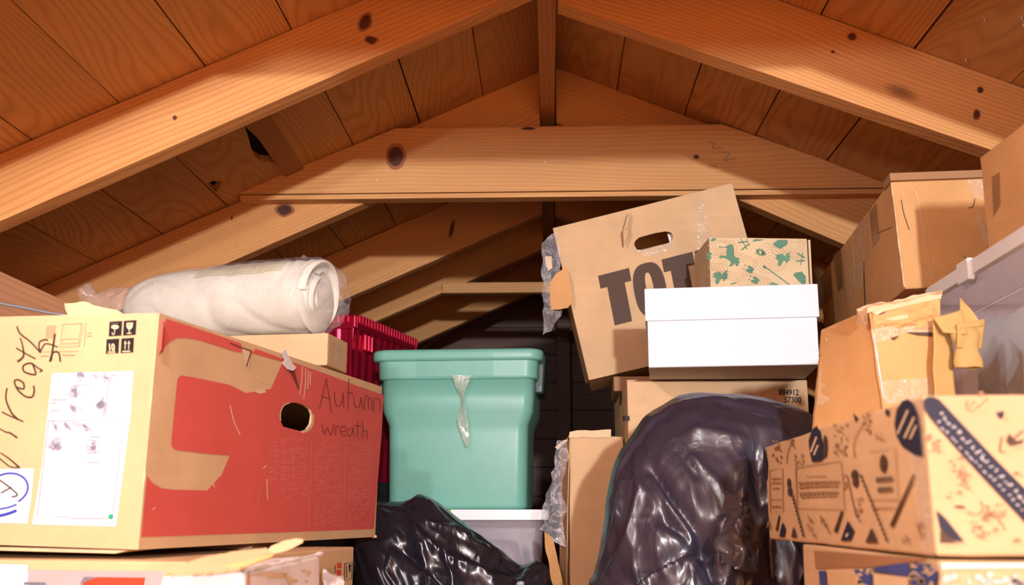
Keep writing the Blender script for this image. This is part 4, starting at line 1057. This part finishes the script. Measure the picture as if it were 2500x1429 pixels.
for (x, y, rx, ry, n_) in ((590, 390, 55, 110, 26), (145, 480, 35, 80, 16), (780, 270, 30, 70, 14), (245, 430, 22, 50, 8), (300, 530, 40, 40, 8), (880, 370, 40, 30, 8), (720, 870, 30, 60, 10), (370, 980, 22, 50, 8), (1060, 1100, 30, 30, 6), (480, 990, 25, 50, 6), (630, 700, 16, 70, 8), (1180, 1020, 20, 50, 6), (405, 1080, 12, 16, 3), (90, 1000, 20, 30, 4)):
    for i in range(n_):
        cx, cy = x+random.uniform(-1, 1)*rx, y+random.uniform(-1, 1)*ry
        k.ell(*c3(cx, cy), random.uniform(.8, 2.6), random.uniform(2, 7), random.uniform(-60, 60), 9)
k.line([c3(*p) for p in ((700, 520), (690, 420), (740, 300), (820, 180))], 2); k.line([c3(*p) for p in ((210, 560), (220, 470), (260, 380))], 1.8)
k.line([c3(640, 640), c3(700, 900), c3(740, 980)], 3); k.line([c3(450, 930), c3(520, 1060)], 3, False); k.line([c3(1140, 980), c3(1180, 1100)], 3, False)
k.build('pale_print', M['lightbrown'], t, 'pale brown leaf, box and text print', 'stuff')
k = Decal(lf, .0015)
for a, b in (((1010, 350), (1085, 180)), ((1060, 380), (1130, 230)), ((1100, 385), (1145, 290)), ((388, 480), (430, 370)), ((410, 500), (440, 430)), ((640, 1085), (655, 1060))): k.line([c3(*a), c3(*b)], 4.5, False)
k.build('lettering', M['kraft4'], t)
k = Decal(ff, .0012)
k.poly([c3(*p) for p in ((1180, 170), (1175, 120), (1200, 90), (1245, 85), (1290, 105), (1500, 330), (1720, 560), (1900, 740), (1960, 800), (1960, 1050), (1880, 960), (1600, 660), (1400, 440), (1230, 240))])
k.poly([c3(*p) for p in ((1270, 895), (1330, 945), (1470, 1120), (1400, 1110), (1300, 1030))]); 
k.poly([c3(*p) for p in ((1700, 190), (1730, 200), (1740, 180), (1755, 205), (1740, 245), (1715, 235))])
k.build('black_print', M['navy'], t, 'black diagonal banner and triangle')
k = Decal(ff, .0012)
k.poly([c3(*p) for p in ((1300, 1035), (1400, 1118), (1460, 1128), (1300, 1130))]); k.poly([c3(*p) for p in ((1790, 350), (1840, 400), (1900, 390), (1880, 420), (1800, 440), (1770, 400))])
k.line([c3(1740, 370), c3(1725, 470), c3(1760, 480)], 3); k.line([c3(1830, 380), c3(1890, 330)], 4, False)
k.ell(*c3(1440, 872), 14, 4, 5); k.build('brown_print', M['brownink'], t)
k = Decal(ff, .0010)
for (x, y, rx, ry, n_) in ((1250, 420, 50, 60, 14), (1430, 570, 60, 60, 12), (1480, 680, 50, 60, 14), (1600, 1000, 110, 90, 24), (1400, 780, 50, 30, 6), (1850, 1090, 30, 30, 5), (1690, 900, 90, 70, 14), (1560, 110, 50, 60, 5), (1230, 950, 20, 60, 5), (1860, 640, 20, 30, 3)):
    for i in range(n_):
        cx, cy = x+random.uniform(-1, 1)*rx, y+random.uniform(-1, 1)*ry
        k.ell(*c3(cx, cy), random.uniform(2, 8), random.uniform(1.5, 5), random.uniform(-60, 60), 9)
for x, y in ((1590, 830), (1630, 860), (1670, 900), (1710, 940), (1740, 985), (1600, 1040)): k.line([c3(x, y), c3(x+20, y+55)], 3.5, False)
k.line([c3(*p) for p in ((1490, 110), (1500, 180), (1560, 170), (1640, 100))], 3); k.build('pale_print', M['lightbrown'], t, None, 'stuff')
k = Decal(ff, .0015)
for i in range(19):
    fx = i/18; x = 1290+fx*600+random.uniform(-8, 8); y = 250+fx*620
    for dx, dy in ((0, -45), (25, -10), (-18, 20)): k.line([c3(x+dx, y+dy), c3(x+dx+random.uniform(14, 30), y+dy+random.uniform(-20, 30))], random.uniform(2.5, 5), False)
k.build('lettering', M['greyboard'], t, 'broken pale lettering on the black banner', 'stuff')
# blue printed carton underneath
B = Box((.2575, .752, FLOOR), 0, 0, 0, (.50, .40, .3700))
B.O.x = at(2292, 1368, .75).x; 
t = carton('carton', 'carton with blue print beneath the food print carton, bottom right corner', 'box', B, M['kraft'], .0008, 10)
lf, ff = B.face('left'), B.face('front')
k = Decal(lf, .0010)
k.poly([c3(*p) for p in ((840, 1300), (1085, 1270), (1100, 1370), (960, 1350), (830, 1330))]); k.poly([c3(*p) for p in ((1110, 1270), (1300, 1285), (1280, 1430), (1100, 1430))])
k.poly([c3(*p) for p in ((690, 1320), (820, 1310), (830, 1430), (760, 1430))]); k.poly([c3(*p) for p in ((440, 1330), (490, 1325), (500, 1430), (450, 1430))])
k.build('blue_print', M['bluei'], t, 'blurred blue printed pattern')
k = Decal(lf, .0014)
for i in range(26): k.ell(*c3(random.uniform(1110, 1290), random.uniform(1280, 1440)), random.uniform(3, 9), random.uniform(2, 6), random.uniform(0, 90), 10)
for i in range(14): k.ell(*c3(random.uniform(690, 830), random.uniform(1320, 1440)), random.uniform(3, 8), random.uniform(2, 6), random.uniform(0, 90), 10)
k.poly([c3(*p) for p in ((835, 1345), (1085, 1375), (1090, 1440), (840, 1440))]); k.build('pale_print', M['kraft4'], t)
k = Decal(lf, .0006); k.poly([c3(*p) for p in ((405, 1185), (1240, 1240), (1120, 1262), (830, 1300), (415, 1312))]); k.build('brown_band', M['kraftd'], t)
k = Decal(ff, .0010); k.poly([c3(*p) for p in ((1310, 1275), (1960, 1275), (1960, 1300), (1310, 1310))]); k.build('white_band', M['whitebd'], t)
k = Decal(ff, .0012)
for i in range(18): k.ell(*c3(random.uniform(1320, 1960), random.uniform(1350, 1440)), random.uniform(4, 14), random.uniform(4, 10), 0, 10)
k.build('pale_print', M['greyboard'], t)

# battered small carton on the printed one
s_ = .75
def kk(x, y, Y): return at(x, y, Y*s_)
zb = .0835
top = [kk(1990, 812, 1.76), kk(2100, 752, 1.62), kk(2128, 756, 1.60), kk(2200, 738, 1.60), kk(2296, 722, 1.60)]
F0, F1, Lf = kk(2124, 757, 1.60), kk(2298, 724, 1.60), kk(2002, 804, 1.76)
F0b, F1b, Lb = kk(2159, 985, 1.60), kk(2296, 985, 1.60), kk(1984, 1000, 1.76)
def down(a, b): t_ = (zb-a.z)/(b.z-a.z); return a+(b-a)*t_
F0b, F1b, Lb = down(F0, F0b), down(F1, F1b), down(Lf, Lb)
bk = Lf+(F1-F0)*.85; bkb = Lb+(F1b-F0b)*.85
bk.y = F1.y+.1; bkb.y = bk.y; 
cs2 = [Lb, F0b, bkb, F1b, Lf, F0, bk, F1]
# local a: from back-left to front edge, b: across
Bk = Box((0, 0, 0), 0, 0, 0, (1, 1, 1))
Bk.p = lambda a, b, c: (cs2[0].lerp(cs2[1], a).lerp(cs2[2].lerp(cs2[3], a), b)).lerp(cs2[4].lerp(cs2[5], a).lerp(cs2[6].lerp(cs2[7], a), b), c)
t = thing('carton', 'battered small carton with torn fluted rim and clear tape, on the food print carton', 'box', Vector((F0b.x, F0b.y+.05, zb)))
mkobj('body', Bk.mesh(20, .0022, 7), M['kraft3'], t, bevel=.002)
lf, ff = plane(Lb, F0b, Lf), plane(F0b, F1b, F0)
edge_wear(t, F0b.lerp(F0, .3), F0b.lerp(F0, .8), .0018, 'whitebd', 3)
# torn corrugated rim: three ragged plies, a zigzag flute between two liners
def rim(pts, Y, h, seed, amp=.0):
    P = [at(x, y, Y) for x, y in pts]; P = [Vector(p) for p in spline([tuple(p) for p in P], 14)]
    V, Fc = [], []
    for i, p in enumerate(P):
        j = noise.noise(p*90+Vector((seed, 0, 0)))*.0022; off = amp*(1 if i % 2 else -1)
        V += [p+Vector((0, off, -h)), p+Vector((0, off, j))]
        if i: Fc.append((2*i-2, 2*i, 2*i+1, 2*i-1))
    return V, Fc
mkobj('rim_ply', rim([(2096, 760), (2130, 748), (2180, 742), (2240, 728), (2297, 716)], 1.198, .006, 1), M['torn'], t, solid=.0008)
mkobj('rim_flute', rim([(2094, 757), (2130, 744), (2180, 738), (2240, 724), (2297, 711)], 1.206, .006, 2, .0022), M['torn'], t, solid=.0006)
mkobj('rim_ply', rim([(2092, 754), (2130, 742), (2180, 735), (2240, 721), (2296, 708)], 1.213, .006, 3), M['torn'], t, solid=.0008)
for i, pts in enumerate(([(2128, 762), (2195, 745), (2194, 752), (2160, 760), (2140, 770)], [(2150, 780), (2215, 768), (2220, 778), (2170, 784), (2140, 790)], [(2140, 796), (2160, 795), (2156, 798)], [(2098, 762), (2112, 758), (2118, 790), (2106, 794), (2096, 782)])):
    mkobj('torn_scrap', torn((ff[0]+ff[1]*.003, ff[1]), pts, th=.002, seed=i), M['kraft4' if i == 0 else 'torn'], t)
d = Decal(ff, .0014); d.line([(2140, 788), (2170, 782), (2205, 776)], 5); d.line([(2145, 768), (2160, 762)], 5); d.poly([(2137, 797), (2160, 795), (2150, 798)]); d.poly([(2208, 812), (2275, 812), (2274, 822), (2240, 820)]); d.poly([(2172, 826), (2196, 820), (2182, 832)]); d.build('tear', M['brownink'], t)
mkobj('crumpled_corner', patch([(2096, 758), (2120, 752), (2114, 796), (2100, 790)], 1.19, 8, 12, .006, 90, 4), M['kraftd'], t)
d = Decal(ff, .0012)
d.poly([(2126, 806), (2160, 800), (2275, 785), (2275, 812), (2205, 815), (2180, 826), (2140, 838), (2132, 840)]); d.poly([(2152, 930), (2275, 925), (2275, 985), (2158, 985)])
d.build('clear_tape', M['tapewhite'], t, 'wrinkled clear tape around the corner')
d = Decal(lf, .0012)
d.poly([(2066, 836), (2100, 812), (2136, 805), (2140, 848), (2100, 868), (2074, 896), (2068, 868)]); d.poly([(2098, 945), (2156, 930), (2160, 990), (2098, 1000)])
d.build('clear_tape', M['tapewhite'], t, 'wrinkled clear tape around the corner')
d = Decal(lf, .0013)
for i in range(5): d.line([(2070+i*3, 838+i*9), (2095, 820+i*9), (2128, 808+i*9)], 1.1)
d.build('tape_creases', M['brownink'], t)
d = Decal(lf, .0010); d.poly([(1998, 872), (2012, 862), (2027, 858), (2024, 864), (2010, 868)]); d.build('tear', M['brownink'], t)
d = Decal(lf, .0009); d.poly([(2030, 880), (2048, 872), (2056, 1000), (2040, 1010)]); d.build('scuff', M['kraft4'], t)
def crushed(pl_, q4, amp, seed, mat):
    n_ = pl_[1]
    def fn(u, v):
        a_ = (q4[0][0]+(q4[1][0]-q4[0][0])*u, q4[0][1]+(q4[1][1]-q4[0][1])*u); b_ = (q4[3][0]+(q4[2][0]-q4[3][0])*u, q4[3][1]+(q4[2][1]-q4[3][1])*u)
        q_ = on(pl_, a_[0]+(b_[0]-a_[0])*v, a_[1]+(b_[1]-a_[1])*v, .0010)
        e_ = min(1, 8*min(u, 1-u), 8*min(v, 1-v))
        k_ = noise.noise(Vector((q_.x*40+seed, q_.z*120, q_.y*40)))+.5*noise.noise(Vector((q_.x*110, q_.z*260+seed, q_.y*90)))
        return q_+n_*(max(0, k_+.25)*amp*e_)
    mkobj('crushed_board', grid(fn, 50, 34), M[mat], t, smooth=True)
crushed(ff, [(2128, 762), (2294, 728), (2290, 800), (2136, 812)], .0050, 2, 'kraft3')
crushed(lf, [(2008, 806), (2122, 756), (2134, 815), (2010, 862)], .0035, 6, 'kraft3')
crushed(lf, [(2006, 866), (2136, 850), (2156, 975), (1996, 990)], .0018, 9, 'kraft2')
# kraft envelope and crumpled paper leaning against it
t = thing('padded_envelope', 'crumpled yellow-brown kraft envelope beside the battered carton', 'envelope', at(2300, 985, 1.19))
mkobj('sleeve', patch([(2277, 778), (2316, 800), (2338, 985), (2280, 985)], [1.185, 1.192, 1.185, 1.18], 12, 24, .003, 26, 5), M['envelope'], t, smooth=True, solid=.0012)
def pap(pts3, name, seed, amp=.0035):
    P = [at(x, y, Y) for x, y, Y in pts3]
    def fn(u, v): q_ = P[0].lerp(P[1], u).lerp(P[3].lerp(P[2], u), v); return q_+crumple(q_, 32, amp, seed)
    mkobj(name, grid(fn, 14, 18), M['envelope'], t, smooth=True, solid=.001)
pap([(2280, 778, 1.18), (2345, 756, 1.17), (2360, 815, 1.16), (2302, 812, 1.175)], 'folded_flap', 3)
pap([(2340, 725, 1.185), (2386, 774, 1.17), (2400, 800, 1.17), (2345, 800, 1.16)], 'folded_flap', 6)
pap([(2336, 790, 1.165), (2400, 782, 1.175), (2392, 850, 1.175), (2340, 850, 1.165)], 'folded_flap', 8)
def tub_(u, v):
    a = (u*1.0)*2*math.pi; r = .0098*(1+.12*math.sin(v*9)); c = at(2352+14*v, 800+98*v, 1.172)
    q_ = c+Vector((math.cos(a)*r*1.35, math.sin(a)*r*.6, 0)); return q_+crumple(q_, 70, .002, 2)
mkobj('crumpled_roll', grid(tub_, 18, 30, True), M['envelope'], t, smooth=True, solid=.0008)

# big clear tote with white lid, far right
YF = 1.52; T0 = at(2245, 712, YF); xl_, ztop = T0.x, T0.z
t = thing('storage_tote', 'large clear plastic tote with a thick white lid at the right edge', 'bin', Vector((xl_+.2, 1.15, .083)))
Rl = Matrix.Rotation(math.radians(-1.5), 3, 'Z')
def tt(a, b, z): return Vector((xl_, YF, 0))+Rl @ Vector((a, b, 0))+Vector((0, 0, z))
def trr(a0, a1, b0, b1, r, z, n=6):
    pts = []
    for (cx_, cy_, s0) in ((a1-r, b1-r, 0), (a0+r, b1-r, 90), (a0+r, b0+r, 180), (a1-r, b0+r, 270)):
        for k_ in range(n+1): a_ = math.radians(s0+90*k_/n); pts.append(tt(cx_+r*math.cos(a_), cy_+r*math.sin(a_), z))
    return pts
mkobj('lid', loft([trr(i_, .30-i_, -.62+i_, -i_, .03, z) for i_, z in ((.004, ztop-.0215), (0, ztop-.020), (0, ztop-.003), (.003, ztop))]), M['whitepl'], t, bevel=.0008)
mkobj('body', loft([trr(i_, .30-i_, -.62+i_, -i_, .03, z) for i_, z in ((.022, .0875), (.020, .092), (.010, ztop-.06), (.006, ztop-.022))], True, False), M['tub'], t, smooth=False)
mkobj('shoulder', loft([trr(i_, .30-i_, -.62+i_, -i_, .03, z) for i_, z in ((.0085, ztop-.066), (.0085, ztop-.064), (.0060, ztop-.063))], False, False), M['tub'], t)
c = at(2375, 640, YF*.86)
mkobj('latch', hexa([tt(a, b, z) for z in (ztop-.027, ztop+.001) for b in (-.205, -.165) for a in (-.005, .004)]), M['whitepl'], t, bevel=.002)
def fold(c_, r_, seed, name, lab, mat):
    tag(mkobj(name, blobm(c_, r_, seed, 16), mat, None, Vector((c_[0], c_[1], .09)), smooth=True), lab, 'fabric')
fold((xl_+.048, 1.27, .172), (.030, .17, .078), 2, 'folded_cloth', 'pale blue folded cloth inside the big clear tote', M['bluecloth'])
fold((xl_+.16, 1.15, .16), (.05, .12, .060), 5, 'folded_cloth', 'pale blue folded cloth deeper inside the big clear tote', M['bluecloth'])
# carton on that lid
B = Box((at(2415, 385, 1.28).x+.004, 0, 0), 0, 0, 0, (.22, .36, .10))
p = at(2415, 385, 1.28); B.O = Vector((p.x-.004, .92, ztop+.0008)); B.d = Vector((.22, .362, p.z-ztop)); B.R = Matrix.Rotation(math.radians(1.2), 3, 'Z')
t = carton('carton', 'plain kraft carton at the right edge, on the white lid of the big tote', 'box', B, M['kraft3'], .0006, 8)
lf = B.face('left')
d = Decal(lf, .0008); d.poly([(2422, 432), (2441, 420), (2443, 500), (2426, 530)]); d.build('tape', M['tapebrown'], t)

# ---------------------------------------------------------------- rubbish bags
def crease(px, folds):
    d_ = 0.0
    for pts_, w_, a_ in folds:
        best = 1e9
        for i in range(len(pts_)-1):
            ax_, ay_ = pts_[i]; bx_, by_ = pts_[i+1]; vx, vy = bx_-ax_, by_-ay_
            t_ = max(0, min(1, ((px[0]-ax_)*vx+(px[1]-ay_)*vy)/(vx*vx+vy*vy)))
            best = min(best, math.hypot(px[0]-ax_-vx*t_, px[1]-ay_-vy*t_))
        if best < w_*4: d_ += a_*math.exp(-(best/w_)**1.5)
    return d_
def bag(name, label, sil, Yc, Df, Db, xc, zc, mat, seed, amp=1.0, folds=()):
    pts = spline([(p.x, p.z) for p in sil], 10)
    # resample by arc length
    L = [0]
    for i in range(1, len(pts)): L.append(L[-1]+math.dist(pts[i], pts[i-1]))
    def S_(u):
        d_ = u*L[-1]; i = 1
        while i < len(L)-1 and L[i] < d_: i += 1
        f_ = (d_-L[i-1])/(L[i]-L[i-1] or 1); f_ = min(max(f_, 0), 1)
        return pts[i-1][0]+(pts[i][0]-pts[i-1][0])*f_, pts[i-1][1]+(pts[i][1]-pts[i-1][1])*f_
    def ridged(v_, f_): return 1-abs(noise.noise(v_*f_))*2
    def fn(u, v):
        x, z = S_(u); a = (v-.5)*math.pi
        w_ = math.cos(a)**.8 if abs(v-.5) < .4999 else 0
        D = Df if a > 0 else Db
        sx = xc+(x-xc)*w_; sz = zc+(z-zc)*w_
        y = Yc-D*math.sin(a)
        q_ = Vector((sx, y, sz)); nn = Vector(((x-xc)*w_, -.5*math.sin(a)*.5, (z-zc)*w_)).normalized()
        wv_ = Vector((noise.noise(q_*5+Vector((seed, 0, 0))), noise.noise(q_*5+Vector((0, seed, 3))), noise.noise(q_*5+Vector((5, 1, seed)))))*.5
        p1 = Vector((u*9, v*2.2, seed))+wv_*1.6
        d_ = (ridged(p1, 1.0)**3*.012+ridged(p1+Vector((3, 7, 1)), 2.3)**3*.006+noise.noise(q_*7+Vector((seed, 1, 2)))*.014+ridged(q_+wv_*.05, 19)**4*.0028)*amp
        edge = min(1, (1-abs(v-.5)*2)*2+.35) if abs(a) < 10 else 1
        q_ = q_+nn*(d_-.010*amp)*(1 if abs(a) > .25 else .35)
        if folds and a > .15: q_ = q_+nn*crease(proj(q_), folds)*min(1, (a-.15)*4)
        if q_.z < FLOOR+.001: q_.z = FLOOR+.001
        return q_
    o = mkobj(name, grid(fn, 200, 190), mat, None, Vector((xc, Yc, FLOOR)), smooth=True)
    return tag(o, label, 'bag')
def fl(x): return Vector((x, 0, FLOOR+.001))
sil = [fl(.03), at(1436, 1480, 1.5), at(1455, 1400, 1.5), at(1482, 1260, 1.5), at(1492, 1180, 1.5), at(1510, 1110, 1.5), at(1552, 1045, 1.5), at(1585, 1003, 1.5), at(1640, 972, 1.5), at(1705, 951, 1.5),
       at(1790, 951, 1.5), at(1880, 960, 1.5), at(1950, 982, 1.5), at(2035, 1018, 1.5), at(2050, 1080, 1.5), at(2010, 1200, 1.5), at(1996, 1330, 1.5), at(1990, 1420, 1.5), fl(.37)]
bag('rubbish_bag', 'big glossy black plastic bag slumped in front of the tan carton, right of centre', sil, 1.56, .17, .16, .22, -.30, M['bag'], 2.3, .8, [
    ([(1545, 1060), (1562, 1200), (1530, 1330), (1470, 1440)], 11, .010), ([(1600, 1150), (1640, 1210), (1700, 1270), (1730, 1330)], 14, -.018), ([(1590, 1165), (1645, 1245), (1690, 1295)], 8, .009),
    ([(1620, 1255), (1700, 1300), (1740, 1400)], 20, -.020), ([(1655, 1375), (1600, 1400), (1560, 1435)], 7, .011), ([(1540, 1410), (1660, 1335), (1730, 1290)], 20, -.018),
    ([(1620, 992), (1700, 976), (1800, 970), (1900, 985), (2000, 1022)], 5, .006), ([(1760, 984), (1830, 992), (1885, 1008)], 6, -.010), ([(1820, 1120), (1812, 1210)], 7, .013),
    ([(1850, 1100), (1862, 1210)], 22, -.022), ([(1700, 1055), (1780, 1070), (1870, 1095)], 16, .008), ([(1500, 1160), (1540, 1060), (1590, 1005)], 6, .006), ([(1520, 1180), (1500, 1290), (1470, 1380)], 6, .008),
    ([(1690, 1120), (1760, 1190), (1790, 1260)], 9, .007), ([(1640, 1080), (1700, 1160)], 6, -.006), ([(1900, 1250), (1930, 1340), (1960, 1400)], 12, .012), ([(1880, 1300), (1890, 1400)], 12, -.014)])
sil_r = bpy.data.objects['rubbish_bag']
def knot_(u, v):
    P_ = [at(1776, 1196, 1.375), at(1826, 1200, 1.37), at(1850, 1392, 1.36), at(1752, 1392, 1.365)]
    q_ = P_[0].lerp(P_[1], u).lerp(P_[3].lerp(P_[2], u), v); q_.y -= .020*math.sin(u*math.pi)
    return q_+crumple(q_, 34, .010, 3)+crumple(q_, 90, .004, 5)
o_ = mkobj('tied_end', grid(knot_, 30, 60), M['bagshine'], sil_r, smooth=True); o_['label'] = 'crinkled shiny tied end of the bag'

sil = [fl(-.34), at(860, 1330, 1.97), at(862, 1245, 1.97), at(900, 1222, 1.97), at(975, 1222, 1.97), at(1018, 1206, 1.97), at(1062, 1222, 1.97), at(1115, 1262, 1.97), at(1170, 1304, 1.97), at(1225, 1346, 1.97),
       at(1272, 1378, 1.97), at(1310, 1372, 1.97), at(1345, 1392, 1.97), at(1350, 1440, 1.97), fl(0.0)]
bag('rubbish_bag', 'crumpled black plastic bag at the bottom centre, below the teal bin', sil, 2.02, .14, .12, -.19, -.32, M['bag2'], 6.1, .8, [
    ([(998, 1252), (1020, 1300), (1060, 1345), (1110, 1372), (1180, 1396)], 7, .011), ([(1040, 1275), (1120, 1300), (1180, 1340), (1240, 1376)], 6, .007), ([(1020, 1330), (1070, 1334), (1062, 1352)], 6, .007),
    ([(985, 1340), (1040, 1380), (1090, 1430)], 13, -.014), ([(1100, 1330), (1180, 1372), (1280, 1396)], 9, -.010), ([(960, 1350), (945, 1400), (965, 1430)], 7, .009), ([(920, 1260), (960, 1290), (975, 1330)], 9, .007),
    ([(1080, 1350), (1100, 1400)], 5, .007), ([(1290, 1396), (1320, 1420)], 6, .008), ([(1200, 1410), (1280, 1425)], 7, .007), ([(1110, 1290), (1150, 1312)], 5, .006)])
# clear-film wrapped kraft piece between the tote and the narrow carton
